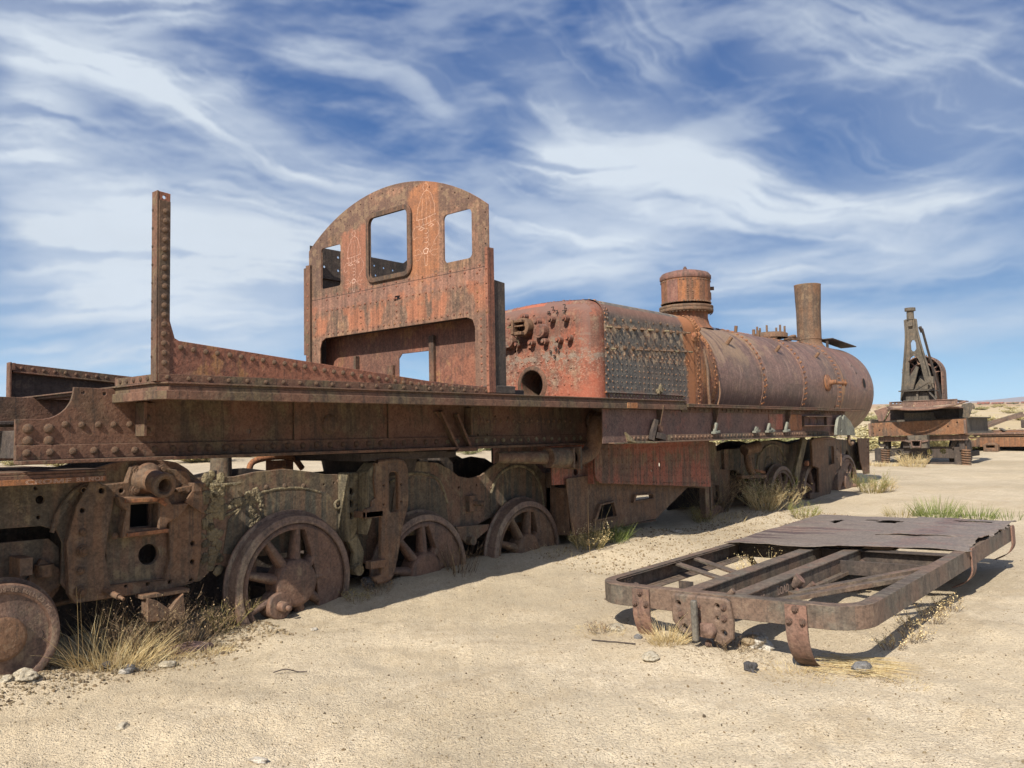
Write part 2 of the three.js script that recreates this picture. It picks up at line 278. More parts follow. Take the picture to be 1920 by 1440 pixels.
// ---- main frame: two deep girders with bottom angles
{
  const prof = [[1.9, 1.47], [1.9, 1.75], [2.05, 1.752], ...arcPts(2.05, 1.95, 0.198, -85, -5, 7), [2.25, 1.965], [6.4, 1.9], [15.75, 1.925], [15.75, 1.47]];
  const holesN = [[4.32, 1.7, 0.035], [3.55, 1.66, 0.02], [2.31, 1.93, 0.012], [2.45, 1.925, 0.012], [4.52, 1.52, 0.012], [4.66, 1.52, 0.012], [6.15, 1.53, 0.012], [6.29, 1.53, 0.012], [6.15, 1.6, 0.012], [6.29, 1.6, 0.012], [6.42, 1.79, 0.012], [6.62, 1.78, 0.012]];
  const g = [plZ(prof, holesN, -5.855, 0.02, 0.003), plZ(prof, [], mir(-5.835), 0.02, 0.003)];
  const frame = part(loco, 'main_frame', g, M.frame);
  for (const s of [1, -1]) {
    const z = (q) => (s > 0 ? q : mir(q)), L = [];
    L.push(bx(1.9, 15.9, 1.462, 1.488, Math.min(z(-5.72), z(-5.84)), Math.max(z(-5.72), z(-5.84))));
    L.push(bx(1.9, 15.9, 1.488, 1.585, Math.min(z(-5.816), z(-5.836)), Math.max(z(-5.816), z(-5.836))));
    part(frame, 'bottom_angle', L, M.frame);
  }
  // rivets along the bottom angle: the near ones singly, the far ones joined
  heads(frame, 'rivet', jit(row([1.965, 1.537, -5.816], [5.55, 1.54, -5.816], 27), rl), 'z', 0.027, M.cast);
  manyHeads(frame, jit(row([5.7, 1.54, -5.816], [15.6, 1.54, -5.816], 74), rl), 'z', 0.026, M.tan);
  heads(frame, 'rivet', [[1.975, 1.69, -5.835], [1.975, 1.61, -5.835], [2.1, 1.69, -5.835], [2.1, 1.61, -5.835]], 'z', 0.034, M.cast);
  heads(frame, 'rivet', jit(row([2.2, 1.715, -5.835], [2.62, 1.712, -5.835], 5), rl), 'z', 0.024, M.cast);
  // upper row and web rivets further along
  manyHeads(frame, [...jit(row([6.1, 1.74, -5.835], [7.7, 1.735, -5.835], 17), rl), ...jit(row([8.6, 1.86, -5.835], [15.5, 1.875, -5.835], 56), rl)], 'z', 0.02, M.cast);
  // stiffeners, cross members and hangers
  part(frame, 'stiffener', [bx(2.66, 2.79, 1.63, 1.87, -5.835, -5.8), bx(2.66, 2.685, 1.63, 1.87, -5.8, -5.7)], M.frame);
  heads(frame, 'rivet', [[2.735, 1.67, -5.8], [2.735, 1.76, -5.8]], 'z', 0.024, M.cast);
  part(frame, 'stiffener', [bx(5.95, 6.06, 1.6, 1.87, -5.835, -5.805), bx(5.95, 5.97, 1.6, 1.87, -5.805, -5.73)], M.frame);
  part(frame, 'stiffener', [bx(3.95, 4.02, 1.585, 1.9, -5.835, -5.81)], M.frame);
  part(frame, 'stiffener', [bx(4.95, 5.02, 1.585, 1.9, -5.835, -5.81)], M.frame);
  manyHeads(frame, [...row([6.0, 1.65, -5.805], [6.0, 1.84, -5.805], 5)], 'z', 0.016, M.frame);
  for (const [a, b] of [[[5.57, 1.83, -5.79], [5.76, 1.48, -5.76]], [[5.79, 1.81, -5.79], [5.95, 1.47, -5.76]]]) part(frame, 'hanger_strut', bar(a, b, 0.07, 0.025), M.frame);
  part(frame, 'hanger_foot', [plZ([[5.7, 1.44], [6.0, 1.44], [6.02, 1.475], [5.74, 1.475]], [], -5.84, 0.14)], M.frame);
  part(frame, 'bolt_boss', [lat([[0.001, 0.02], [0.03, 0.03], [0.05, 0.02], [0.075, 0.02], [0.085, 0]], [4.32, 1.71, -5.835], AZ, 24)], M.frame);
  part(frame, 'lug_plate', [plZ([[5.52, 1.83], [5.64, 1.845], [5.7, 1.8], [5.58, 1.77]], [[5.63, 1.81, 0.015]], -5.83, 0.03)], M.frame);
  for (const x of [1.93, 4.45, 6.8, 9.4, 12, 15.7]) part(frame, 'cross_member', [bx(x - 0.012, x + 0.012, 1.5, x < 2 ? 1.68 : 1.86, mir(-5.86), -5.86)], M.dark);
  part(frame, 'drag_flange', [bx(1.2, 2.7, 1.72, 1.745, mir(-6.2), -6.1)], M.dark);
}

// ---- footplate slab with its edge, and the thin running board beyond it
{
  const out = (i) => [[2.5 + i, -5.26], [2.56 + i, -5.16 - i], [9.2, -5.15 - i], [9.2, mir(-5.15 - i)], [2.56 + i, mir(-5.16 - i)], [2.5 + i, mir(-5.26)]];
  // floor plates are gone between the girders in three bays
  const gapsF = (e) => [[2.62, 4.35, -7.24, -5.872], [4.6, 4.85, -6.4, -5.872], [5.67, 5.85, -7.2, -5.872]].map(([a, b, c, d]) => [[a + e, c + e], [b - e, c + e], [b - e, d - e], [a + e, d - e]]);
  const fp = part(loco, 'footplate', [plY(out(0.02), gapsF(0), 1.945, 0.02), plY(out(0), gapsF(0.004), 1.964, 0.012, 0.003)], M.frame);
  part(fp, 'edge_angle', [plY([[2.5, -5.84], [2.5, -5.21], [2.55, -5.155], [9.2, -5.15], [9.2, -5.18], [2.57, -5.185], [2.53, -5.23], [2.53, -5.84]], [], 1.862, 0.06, 0.004), plY([[2.52, -5.84], [2.52, -5.22], [2.57, -5.17], [9.19, -5.165], [9.19, -5.19], [2.58, -5.195], [2.545, -5.24], [2.545, -5.84]], [], 1.922, 0.024, 0.002)], M.frame);
  part(fp, 'edge_angle', [bx(2.5, 9.2, 1.862, 1.944, mir(-5.15), mir(-5.18))], M.frame);
  part(fp, 'joint_strap', [bx(7.86, 8.06, 1.868, 1.93, -5.154, -5.14, 0.004)], M.orange);
  const rb = part(loco, 'running_board', [bx(9.2, 14.95, 1.925, 1.94, -5.85, -5.13), bx(9.2, 14.95, 1.895, 1.925, -5.15, -5.132)], M.frame);
  part(rb, 'far_board', [bx(9.2, 14.95, 1.925, 1.94, mir(-5.13), mir(-5.85))], M.frame);
  // valance plate under the front running board, with a bottom angle
  const va = part(loco, 'valance', [plZ([[7.5, 1.48], [7.5, 1.86], [9.2, 1.86], [9.2, 1.92], [14.95, 1.92], [14.95, 1.9], [14.4, 1.6], [14.4, 1.48]], [[13.3, 1.73, 0.045], [13.6, 1.73, 0.045]], -5.252, 0.014, 0.002)], M.valance);
  part(va, 'bottom_angle', [bx(8.3, 14.1, 1.47, 1.485, -5.24, -5.13), bx(7.6, 8.3, 1.475, 1.488, -5.24, -5.16), bx(7.95, 14.1, 1.485, 1.56, -5.24, -5.224)], M.bogie);
  part(va, 'top_band', [bx(9.2, 14.9, 1.835, 1.9, -5.24, -5.226)], M.frame);
  manyHeads(va, jit(row([8.0, 1.525, -5.224], [14.05, 1.525, -5.224], 66), rl), 'z', 0.022, M.bogie);
  manyHeads(va, jit(row([9.3, 1.868, -5.226], [14.8, 1.868, -5.226], 46), rl), 'z', 0.018, M.frame);
  for (const x of [8.62, 10.02, 12.36]) part(va, 'gusset', [plX([[-5.24, 1.92], [-5.14, 1.92], [-5.14, 1.89], [-5.2, 1.62], [-5.24, 1.6]], [], x, 0.02), bx(x - 0.05, x + 0.07, 1.6, 1.68, -5.238, -5.19)], M.frame);
  part(va, 'patch_plate', [bx(12.42, 12.96, 1.58, 1.83, -5.238, -5.226)], M.orange);
  part(va, 'red_patch', [bx(11.75, 12.24, 1.6, 1.83, -5.238, -5.23)], M.redox);
  part(va, 'step_box', [bx(13.0, 13.98, 1.79, 1.805, -5.24, -5.12), bx(12.98, 13.98, 1.64, 1.655, -5.24, -5.08), bx(13.0, 13.02, 1.655, 1.79, -5.24, -5.2), bx(13.94, 13.98, 1.655, 1.79, -5.24, -5.2)], M.frame);
  part(va, 'bracket_casting', [plZ([[14.2, 1.49], [14.22, 1.6], [14.32, 1.78], [14.45, 1.82], [14.5, 1.74], [14.6, 1.83], [14.85, 1.74], [15.05, 1.6], [15.08, 1.47]], [[14.4, 1.57, 0.03]], -5.18, 0.05)], M.craneGrey);
  part(va, 'hook', [tube([[14.85, 1.5, -5.16], [14.84, 1.38, -5.16], [14.9, 1.32, -5.16], [15.02, 1.34, -5.16]], 0.03, 16, 8)], M.cast);
  part(va, 'dried_scale', [plZ([[7.78, 1.6], [7.82, 1.54], [7.96, 1.5], [8.3, 1.49], [8.46, 1.475], [8.45, 1.465], [8.0, 1.47], [7.84, 1.5]], [], -5.15, 0.03)], M.tan);
  part(va, 'broken_bracket', [bar([8.42, 1.5, -5.2], [8.5, 1.74, -5.18], 0.05, 0.06), bar([8.5, 1.56, -5.2], [8.66, 1.53, -5.18], 0.08, 0.07)], M.dark);
  for (const [x, h] of [[9.98, 0.14], [11.2, 0.08], [11.62, 0.13], [12.25, 0.15], [11.7, 0.06]]) part(va, 'broken_bracket', [bar([x, 1.56, -5.2], [x + 0.03, 1.56 + h, -5.18], 0.035, 0.045), bar([x - 0.05, 1.57, -5.19], [x + 0.1, 1.585, -5.19], 0.06, 0.03)], M.craneGrey);
  // charred timber lying at the cab corner
  part(fp, 'timber_block', [bx(5.63, 5.98, 1.977, 2.055, -5.27, -5.17, 0.012), bx(5.67, 6.4, 1.977, 2.04, -5.52, -5.42, 0.01)], M.dark);
}

// ---- coal bunker: post and sloping side sheet at the near edge, the far sheet opposite
{
  const near = [[2.515, 1.976], [2.515, 3.22], [2.595, 3.215], [2.585, 2.52], [2.595, 2.38], [2.63, 2.265], [2.66, 2.25], [4.86, 2.07], [5.3, 2.045], [5.62, 2.04], [5.62, 1.976]];
  const sh = part(loco, 'bunker_sheet', plZ(near, [[2.553, 3.185, 0.012]], -5.222, 0.014, 0.003), M.bunker);
  part(sh, 'post_angle', [bx(2.503, 2.516, 1.98, 3.222, -5.278, -5.205, 0.003), bx(2.516, 2.592, 2.03, 3.16, -5.207, -5.2, 0.002)], M.frame);
  part(sh, 'foot_angle', [plY([[2.52, -5.84], [2.52, -5.2], [5.66, -5.2], [5.66, -5.212], [2.532, -5.212], [2.532, -5.84]], [], 1.978, 0.052, 0.002)], M.frame);
  part(sh, 'top_angle', [bar([2.66, 2.238, -5.232], [4.86, 2.058, -5.232], 0.02, 0.02), bar([4.86, 2.058, -5.232], [5.62, 2.03, -5.232], 0.02, 0.02)], M.frame);
  heads(sh, 'rivet', jit(row([2.556, 3.09, -5.2], [2.553, 2.1, -5.2], 17), rl), 'z', 0.02, M.cast);
  const sl = []; for (let i = 0; i < 26; i++) { const x = 2.67 + i * 0.0876; sl.push([x, 2.205 - (x - 2.66) * 0.0818, -5.208]); }
  heads(sh, 'rivet', jit(sl, rl), 'z', 0.019, M.cast);
  heads(sh, 'rivet', jit(row([4.93, 2.038, -5.208], [5.58, 2.015, -5.208], 9), rl), 'z', 0.017, M.cast);
  heads(sh, 'rivet', jit(row([2.58, 2.004, -5.2], [5.6, 2.0, -5.2], 22), rl), 'z', 0.017, M.cast);
  heads(sh, 'rivet', row([2.52, 2.004, -5.25], [2.52, 2.004, -5.75], 6), 'X', 0.017, M.frame);
  for (let i = 0; i < 9; i++) heads(sh, 'rivet', [[2.504, 3.1 - i * 0.12, -5.262]], 'X', 0.011, M.frame);
  const far = [[2.52, 1.976], [2.52, 2.285], [2.6, 2.275], [5.62, 2.03], [5.62, 1.976]];
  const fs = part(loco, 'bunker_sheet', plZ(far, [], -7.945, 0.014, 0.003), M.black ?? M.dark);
  part(fs, 'top_angle', [bar([2.54, 2.25, -7.925], [5.6, 2.02, -7.925], 0.02, 0.075), bar([2.54, 2.21, -7.9], [5.6, 1.99, -7.9], 0.06, 0.012)], M.frame);
  part(fs, 'end_angle', [bx(2.51, 2.53, 1.98, 2.29, -7.94, -7.86), bx(2.53, 2.56, 2.22, 2.285, -7.93, -7.86)], M.frame);
  manyHeads(fs, row([2.62, 2.245, -7.914], [5.5, 2.03, -7.914], 33), 'z', 0.016, M.frame);
}

// ---- cab: arched back sheet with windows, side sheets, low front sheet
{
  // chalk doodles and stains are flat marks on the sheet: metres across (z) and up (y)
  const rf = rustFn({ seed: 21, base: [132, 93, 78], alt: [116, 82, 70], patch: [142, 104, 80], dark: [92, 70, 60], th: 0.57, sa: 0.8, vs: 1 });
  const strokes = [];
  const doodle = (cz, cy0, s, wide) => {
    const q = (pts, w = 1) => strokes.push([pts.map(([a, b]) => [cz + a * s * wide, cy0 + b * s]), w]);
    q([[-0.36, 0.16], [-0.3, 0.42], [-0.12, 0.7], [0.05, 0.78], [0.22, 0.68], [0.36, 0.4], [0.36, 0.18]]);             // cap
    q([[-0.05, 0.78], [-0.1, 0.86], [-0.02, 0.94], [0.08, 0.92], [0.12, 0.84], [0.04, 0.77]]);
    q([[-0.42, 0.02], [-0.2, 0.0], [0.1, 0.03], [0.42, 0.08]]); q([[-0.38, 0.16], [-0.1, 0.15], [0.2, 0.18], [0.4, 0.2]]);   // band
    for (const a of [-0.25, -0.1, 0.06, 0.2]) q([[a, 0.01], [a - 0.02, 0.16]]);
    for (const a of [-0.15, 0.02, 0.18]) q([[a, 0.22], [a + 0.03, 0.45], [a * 0.6, 0.66]], 0.8);
    q([[-0.28, -0.05], [-0.16, -0.02], [-0.05, -0.06], [-0.16, -0.09], [-0.28, -0.06]], 1.2); q([[0.1, -0.03], [0.22, 0.01], [0.32, -0.03], [0.2, -0.06]], 1.2);
    for (const b of [-0.14, -0.24, -0.34, -0.44]) q([[-0.04, b + 0.06], [0.07, b + 0.07], [0.12, b], [0.04, b - 0.05], [-0.05, b - 0.03]], 0.8);
    q([[-0.1, -0.54], [0, -0.5], [0.1, -0.53], [0.06, -0.62], [-0.06, -0.62], [-0.1, -0.55]], 1.6);
    for (const [a, b] of [[-0.42, -0.5], [-0.46, -0.62], [-0.4, -0.74], [0.42, -0.46], [0.48, -0.58], [0.4, -0.7]]) q([[Math.sign(a) * 0.14, -0.6], [a * 0.7, b + 0.01], [a, b]], 0.8);
    q([[-0.07, -0.66], [-0.04, -0.88], [0.04, -0.88], [0.07, -0.66]]); q([[0.44, 0.04], [0.56, -0.1], [0.5, -0.26], [0.4, -0.34], [0.3, -0.42]], 0.9); q([[-0.44, 0], [-0.54, -0.12], [-0.48, -0.26], [-0.34, -0.22]], 0.9);
  };
  doodle(-7.18, 3.5, 0.37, 0.85); doodle(-6.03, 3.7, 0.46, 0.8);
  const W = 1024, H = 1024, Z0 = -8.02, ZW = 2.86, Y0 = 1.98, YH = 2.28;
  const [cm, ch] = bake(W, H, (u, v, c) => {
    rf(u * 0.95, v * 0.76, c);
    const z = Z0 + u * ZW, y = Y0 + v * YH, n = S(NB, u * 2.1, v * 2.1), e = S(NC, u * 3, v * 3);
    const r = Math.hypot(z + 6.59, y - 1.87);
    mixc(c, [96, 74, 63], ss(2.02, 2.2, r + (n - 0.5) * 0.7) * 0.85);                                  // brown band under the roof edge
    mixc(c, [148, 126, 96], ss(2.0, 2.15, r + (n - 0.5) * 0.5) * ss(0.52, 0.66, e) * 0.4);             // tan flakes within it
    const box = (z0, z1, y0, y1, k) => ss(z0 - 0.03, z0 + 0.03, z + (n - 0.5) * 0.1) * (1 - ss(z1 - 0.03, z1 + 0.03, z)) * ss(y0 - 0.1, y0 + 0.1, y + (e - 0.5) * 0.3) * (1 - ss(y1 - 0.04, y1 + 0.04, y + (n - 0.5) * 0.3)) * k;
    mixc(c, [146, 94, 72], box(-7.39, -6.94, 3.2, 3.86, 0.75)); mixc(c, [156, 100, 66], box(-6.26, -5.84, 3.1, 4.15, 0.45 + 0.4 * e));   // rubbed orange panels behind the doodles
    mixc(c, [158, 110, 96], ss(2.98, 3.06, y) * (1 - ss(3.16, 3.22, y)) * 0.35);
    mixc(c, [166, 100, 70], ss(2.7, 2.8, y) * (1 - ss(2.96, 3.04, y + (n - 0.5) * 0.2)) * ss(0.4, 0.6, S(NA, u * 3, v)) * 0.6);
    mixc(c, [112, 84, 70], ss(-5.5, -5.3, z) * (1 - ss(2.7, 2.9, y)) * 0.5);
    const gr = 0.8 + 0.34 * S(ND, u * 5, v * 5) + 0.24 * (S(NB, u * 16, v * 0.9) - 0.5); c[0] *= gr; c[1] *= gr; c[2] *= gr;
    if (y > 3.164 && y < 3.172) { c[0] *= 0.5; c[1] *= 0.5; c[2] *= 0.5; c[3] = 0.2; }                    // sheet joint
  }, (buf) => {
    const rr_ = rng(5);
    for (const [pts, w] of strokes) for (let k = 0; k + 1 < pts.length; k++) {
      const [a, b] = pts[k], [c2, d] = pts[k + 1], n = Math.ceil(Math.hypot(c2 - a, d - b) / 0.0012);
      for (let i = 0; i <= n; i++) {
        const px = ((a + ((c2 - a) * i) / n - Z0) / ZW) * W + Math.sin(i * 0.11 + k) * 0.8, py = ((b + ((d - b) * i) / n - Y0) / YH) * H + Math.cos(i * 0.13 + k) * 0.8;
        if (rr_() < 0.25) continue;
        const R0 = w * 1.5; for (let yy = -3; yy <= 3; yy++) for (let xx = -3; xx <= 3; xx++) { const al = Math.max(0, 1 - Math.hypot(xx + (px | 0) - px, yy + (py | 0) - py) / R0) * 0.34 * (0.35 + rr_()); const o = (((py | 0) + yy) * W + (px | 0) + xx) * 4; if (al > 0 && o >= 0 && o < buf.length) for (let q = 0; q < 3; q++) buf[o + q] += ([232, 206, 192][q] - buf[o + q]) * Math.min(1, al); }
      }
    }
  });
  for (const t of [cm, ch]) place(t, ZW, YH, -Z0 / ZW, -Y0 / YH);
  const cabMat = mat('cab back sheet', cm);
  const arch = []; for (let i = 0; i <= 24; i++) { const z = -5.18 - (2.82 * i) / 24; arch.push([z, 1.87 + Math.sqrt(2.35 ** 2 - (z + 6.59) ** 2)]); }
  const open = [[-7.79, 1.985], [-7.79, 2.6], [-7.76, 2.68], [-7.69, 2.715], [-5.48, 2.715], [-5.4, 2.685], [-5.37, 2.61], [-5.375, 1.985]];
  const outline = [[-5.18, 1.985], ...arch, [-8.0, 1.985], ...open];
  const holes = [rr(-7.765, -7.405, 3.275, 3.745, 0.035), rr(-6.9, -6.27, 3.265, 3.93, 0.07), rr(-5.775, -5.39, 3.275, 3.755, 0.05), [[-6.52, 2.99], [-6.42, 3.0], [-6.42, 3.045], [-6.5, 3.05]]];
  const dot = (z, y, r = 0.011) => holes.push(Array.from({ length: 6 }, (_, i) => [z + r * Math.cos(i * 1.047), y + r * Math.sin(i * 1.047)]));
  for (let i = 1; i < 15; i++) { const z = -5.25 - i * 0.18; dot(z, 1.87 + Math.sqrt(2.35 ** 2 - (z + 6.59) ** 2) - 0.06); }
  for (let i = 0; i < 6; i++) { dot(-7.75 + i * 0.065, 3.81 + 0.01 * (i % 2), 0.007); dot(-7.74 + i * 0.065, 3.225, 0.006); dot(-5.74 + i * 0.06, 3.8, 0.007); dot(-5.74 + i * 0.06, 3.22, 0.006); }
  for (const y of [3.68, 3.52, 3.38]) dot(-5.215, y, 0.012);
  for (const [z, y] of [[-7.28, 3.92], [-7.24, 3.92], [-6.6, 4.06], [-6.75, 4.0], [-6.4, 4.0], [-6.55, 4.0], [-6.85, 3.99], [-7.0, 3.95], [-7.06, 3.98], [-7.1, 4.06]]) dot(z, y, 0.008);
  const back = part(loco, 'cab_back_sheet', plX(outline, holes, 5.64, 0.016, 0.002), cabMat);
  // window frame with a rounded moulding
  const ring = (o, z0, z1, y0, y1, r) => rr(z0 - o, z1 + o, y0 - o, y1 + o, r + o);
  part(back, 'window_frame', [plX(ring(0.045, -6.9, -6.27, 3.265, 3.93, 0.07), [ring(0.0, -6.9, -6.27, 3.265, 3.93, 0.07)], 5.612, 0.032, 0.01)], M.frame);
  part(back, 'corner_angle', [bx(5.606, 5.64, 1.985, 3.34, -5.2, -5.165, 0.003), bx(5.62, 5.7, 1.985, 3.34, -5.182, -5.168, 0.003)], M.bunker);
  part(back, 'corner_angle', [bx(5.61, 5.64, 1.985, 3.58, -8.02, -7.94, 0.003), bx(5.625, 5.64, 2.55, 3.56, -8.08, -8.0, 0.003)], M.frame);
  const riv = [];
  for (let i = 0; i < 25; i++) riv.push([5.64, 3.022, -7.66 + i * 0.0957]);
  for (let i = 0; i < 27; i++) riv.push([5.64, 2.758, -7.72 + i * 0.0865]);
  for (let i = 0; i < 13; i++) { riv.push([5.64, 3.19, -7.66 + i * 0.197]); riv.push([5.64, 3.145, -7.66 + i * 0.197]); }
  for (const z of [-7.06, -6.48]) for (let i = 0; i < 4; i++) riv.push([5.64, 2.82 + i * 0.066, z]);
  for (let i = 0; i < 10; i++) { riv.push([5.64, 2.05 + i * 0.07, -5.29]); riv.push([5.64, 2.05 + i * 0.1, -7.88]); riv.push([5.606, 2.06 + i * 0.135, -5.183]); riv.push([5.61, 2.1 + i * 0.14, -7.98]); }
  for (let i = 0; i < 5; i++) riv.push([5.64, 2.76 + i * 0.09, -5.33]);
  manyHeads(back, riv, 'X', 0.0135, M.bunker);
  part(loco, 'cab_side_sheet', [plZ([[5.65, 1.985], [5.87, 1.985], [5.87, 3.035], [5.65, 3.055]], [], -5.2, 0.012)], M.dark);
  const farSide = part(loco, 'cab_side_sheet', [plZ([[5.65, 1.985], [6.3, 1.985], [6.3, 2.9], [7.1, 3.2], [7.16, 3.88], [7.08, 3.82], [5.65, 3.82]], [[5.8, 3.74, 0.014], [6.05, 3.74, 0.014], [5.85, 3.6, 0.014], [6.05, 3.58, 0.014], [6.6, 3.72, 0.012], [6.75, 3.71, 0.012], [6.9, 3.7, 0.012], [6.78, 3.56, 0.03], [6.62, 3.6, 0.012], [6.85, 3.58, 0.012]], -8.0, 0.012)], M.dark);
  part(farSide, 'stay_angle', [bar([5.67, 3.45, -7.97], [6.6, 2.75, -7.97], 0.04, 0.04), bar([5.67, 3.47, -7.97], [6.9, 3.47, -7.97], 0.04, 0.04)], M.dark);
  const fr = part(loco, 'cab_front_sheet', [plX([[-7.98, 1.985], [-7.98, 3.02], [-5.25, 3.02], [-5.25, 1.985], [-6.19, 1.985], [-6.19, 2.42], [-6.24, 2.47], [-6.65, 2.47], [-6.7, 2.42], [-6.7, 1.985]], [[-5.57, 2.36, 0.008], [-5.57, 2.43, 0.008]], 5.858, 0.012)], M.bunker);
  part(fr, 'shelf_plate', [bx(5.66, 5.857, 3.0, 3.015, -7.96, -5.24), bx(5.66, 5.857, 2.74, 2.752, -7.96, -5.24)], M.dark);
  for (const g of [bx(5.82, 5.857, 2.0, 2.62, -6.2, -6.13), bx(5.8, 5.857, 2.0, 2.5, -7.4, -7.36), bx(5.82, 5.857, 2.0, 2.36, -6.86, -6.76)]) part(fr, 'door_post', g, M.frame);
  part(fr, 'latch', [bx(5.8, 5.855, 2.06, 2.16, -6.84, -6.72), bx(5.78, 5.83, 2.1, 2.14, -6.9, -6.68)], M.cast);
}
// ---- firebox
{
  const N = 18, XB = 7.91, zs = -5.65, zf = mir(-5.65);
  // cross-section: flat sides, rounded shoulders, slightly arched crown
  const sec = (o, y0 = 1.9) => { const a = [], h = 0.92 - o, top = 3.2 - o, r = 0.23 - o * 0.5; for (let i = 0; i < 8; i++) a.push([ZC + h, y0 + ((top - r - y0) * i) / 8]); for (let i = 0; i <= 8; i++) { const t = (i / 8) * Math.PI / 2; a.push([ZC + h - r + r * Math.cos(t), top - r + r * Math.sin(t)]); } for (let i = 1; i < 8; i++) { const t = i / 8; a.push([ZC + (h - r) * (1 - 2 * t), top + 0.035 * Math.sin(Math.PI * t)]); } for (let i = 8; i >= 0; i--) { const t = (i / 8) * Math.PI / 2; a.push([ZC - h + r - r * Math.cos(t), top - r + r * Math.sin(t)]); } for (let i = 7; i >= 0; i--) a.push([ZC - h, y0 + ((top - r - y0) * i) / 8]); return a; };
  const loft = (rings) => { // rings: [x, section]; open at the bottom
    const pos = [], idx = [], n = rings[0][1].length; for (const [x, s] of rings) for (const [z, y] of s) pos.push(x, y, z);
    for (let i = 0; i + 1 < rings.length; i++) for (let j = 0; j + 1 < n; j++) { const a = i * n + j, b = a + 1, c = a + n, d = c + 1; idx.push(a, c, b, b, c, d); }
    const g = new THREE.BufferGeometry(); g.setAttribute('position', new THREE.Float32BufferAttribute(pos, 3)); g.setIndex(idx); g.computeVertexNormals(); return g;
  };
  // backhead: red oxide with worn patches
  const rf = rustFn({ seed: 31, base: [142, 80, 64], alt: [122, 74, 62], patch: [122, 102, 88], dark: [104, 76, 68], th: 0.58, sa: 0.55, vs: 1, da: 0.4 });
  const [bm, bh] = bake(1024, 1024, (u, v, c) => {
    rf(u * 0.7, v * 0.6, c); const z = -7.6 + u * 2.1, y = 1.9 + v * 1.5, n = S(NB, u * 2, v * 2), e = S(NC, u * 3, v * 3);
    mixc(c, [112, 86, 78], ss(2.98, 3.14, y + (n - 0.5) * 0.16) * 0.9);
    mixc(c, [118, 90, 82], ss(-5.9, -5.72, z + (n - 0.5) * 0.1) * ss(2.3, 2.9, y) * 0.7);
    mixc(c, [128, 116, 104], ss(0.52, 0.66, e * 0.5 + n * 0.5) * ss(2.35, 2.5, y) * (1 - ss(2.7, 2.85, y)) * 0.8);
    mixc(c, [170, 150, 132], ss(0.63, 0.72, S(ND, u * 2, v * 2)) * (1 - ss(2.5, 2.7, y)) * 0.6);
    mixc(c, [168, 92, 68], (1 - ss(2.1, 2.35, y + (n - 0.5) * 0.4)) * 0.6);
  });
  for (const t of [bm, bh]) place(t, 2.1, 1.5, 7.6 / 2.1, -1.9 / 1.5);
  const backMat = mat('firebox backhead', bm);
  const hole = [-6.57, 2.2];
  const plate = part(loco, 'backhead', (() => {
    const s = shapeOf(neg(sec(0.2).map(([z, y]) => [z, y])), [neg(Array.from({ length: 28 }, (_, i) => [hole[0] + 0.175 * Math.cos(i * Math.PI / 14), hole[1] + 0.19 * Math.sin(i * Math.PI / 14)]))]);
    for (const y of [[-7.52, 2.62], [-7.29, 2.62], [-7.06, 2.63], [-6.83, 2.64], [-6.6, 2.65]]) if (y[0] > -7.2) { const p = new THREE.Path(); p.absarc(-y[0], y[1], 0.017, 0, 6.28); s.holes.push(p); }
    const flat = ext(s, 0.02, 0).rotateY(Math.PI / 2).translate(XB, 0, 0);
    const fl = []; for (let i = 0; i <= 8; i++) { const t = (i / 8) * Math.PI / 2; fl.push([XB + 0.2 * (1 - Math.cos(t)), sec(0.2 * (1 - Math.sin(t)))]); }
    fl.push([XB + 0.3, sec(0)]);
    return [flat, loft(fl)];
  })(), backMat);
  part(plate, 'firehole_ring', [lat([[0.175, 0.02], [0.178, -0.01], [0.2, -0.014], [0.235, 0.0], [0.24, 0.01]], [XB - 0.004, hole[1], hole[0]], AX, 32), cy([XB + 0.01, hole[1], hole[0]], [XB + 0.35, hole[1], hole[0]], 0.176, 0.176, 28, true)], M.frame);
  part(plate, 'inner_firebox', [bx(XB + 0.35, XB + 0.37, 1.95, 3.0, ZC - 0.8, ZC + 0.8)], M.dark);
  // wash-out plugs standing out from the plate
  const kk = (y, z) => [1.6 + (y - 1.6) , z];
  for (const [y, z] of [[2.98, -6.85], [2.97, -6.43], [2.98, -6.21], [2.97, -6.0], [3.06, -6.64], [2.72, -6.75], [2.72, -6.53], [2.72, -6.32], [2.72, -6.1], [2.73, -5.95], [2.7, -6.96]]) {
    part(plate, 'wash_out_plug', [cy([XB - 0.075, y, z], [XB + 0.005, y, z], 0.037, 0.041, 14), cy([XB - 0.1, y, z], [XB - 0.07, y, z], 0.022, 0.022, 6)], backMat);
  }
  for (const [y, z] of [[2.77, -6.88], [2.85, -6.37]]) part(plate, 'plug_flange', [lat([[0.001, -0.1], [0.08, -0.1], [0.088, -0.092], [0.092, 0]], [XB, y, z], AX, 26), lat([[0.05, -0.104], [0.058, -0.104], [0.058, -0.1]], [XB, y, z], AX, 26)], backMat);
  const vy = 2.92, vz = -6.64;
  const valve = part(plate, 'valve_body', [lat([[0.06, -0.11], [0.11, -0.11], [0.118, -0.1], [0.12, 0]], [XB, vy, vz], AX, 26), bx(XB - 0.19, XB - 0.11, vy - 0.09, vy + 0.09, vz - 0.1, vz - 0.065), bx(XB - 0.17, XB - 0.1, vy - 0.1, vy - 0.06, vz - 0.1, vz + 0.05), bx(XB - 0.17, XB - 0.1, vy + 0.055, vy + 0.085, vz - 0.1, vz + 0.06), bx(XB - 0.16, XB - 0.12, vy + 0.0, vy + 0.02, vz - 0.09, vz + 0.07)], M.cast);
  part(plate, 'valve_rod', [cy([XB - 0.15, vy + 0.01, vz - 0.19], [XB - 0.15, vy + 0.01, vz - 0.09], 0.01), cy([XB - 0.12, vy - 0.1, vz - 0.06], [XB - 0.08, vy - 0.21, vz - 0.06], 0.008)], M.tan);
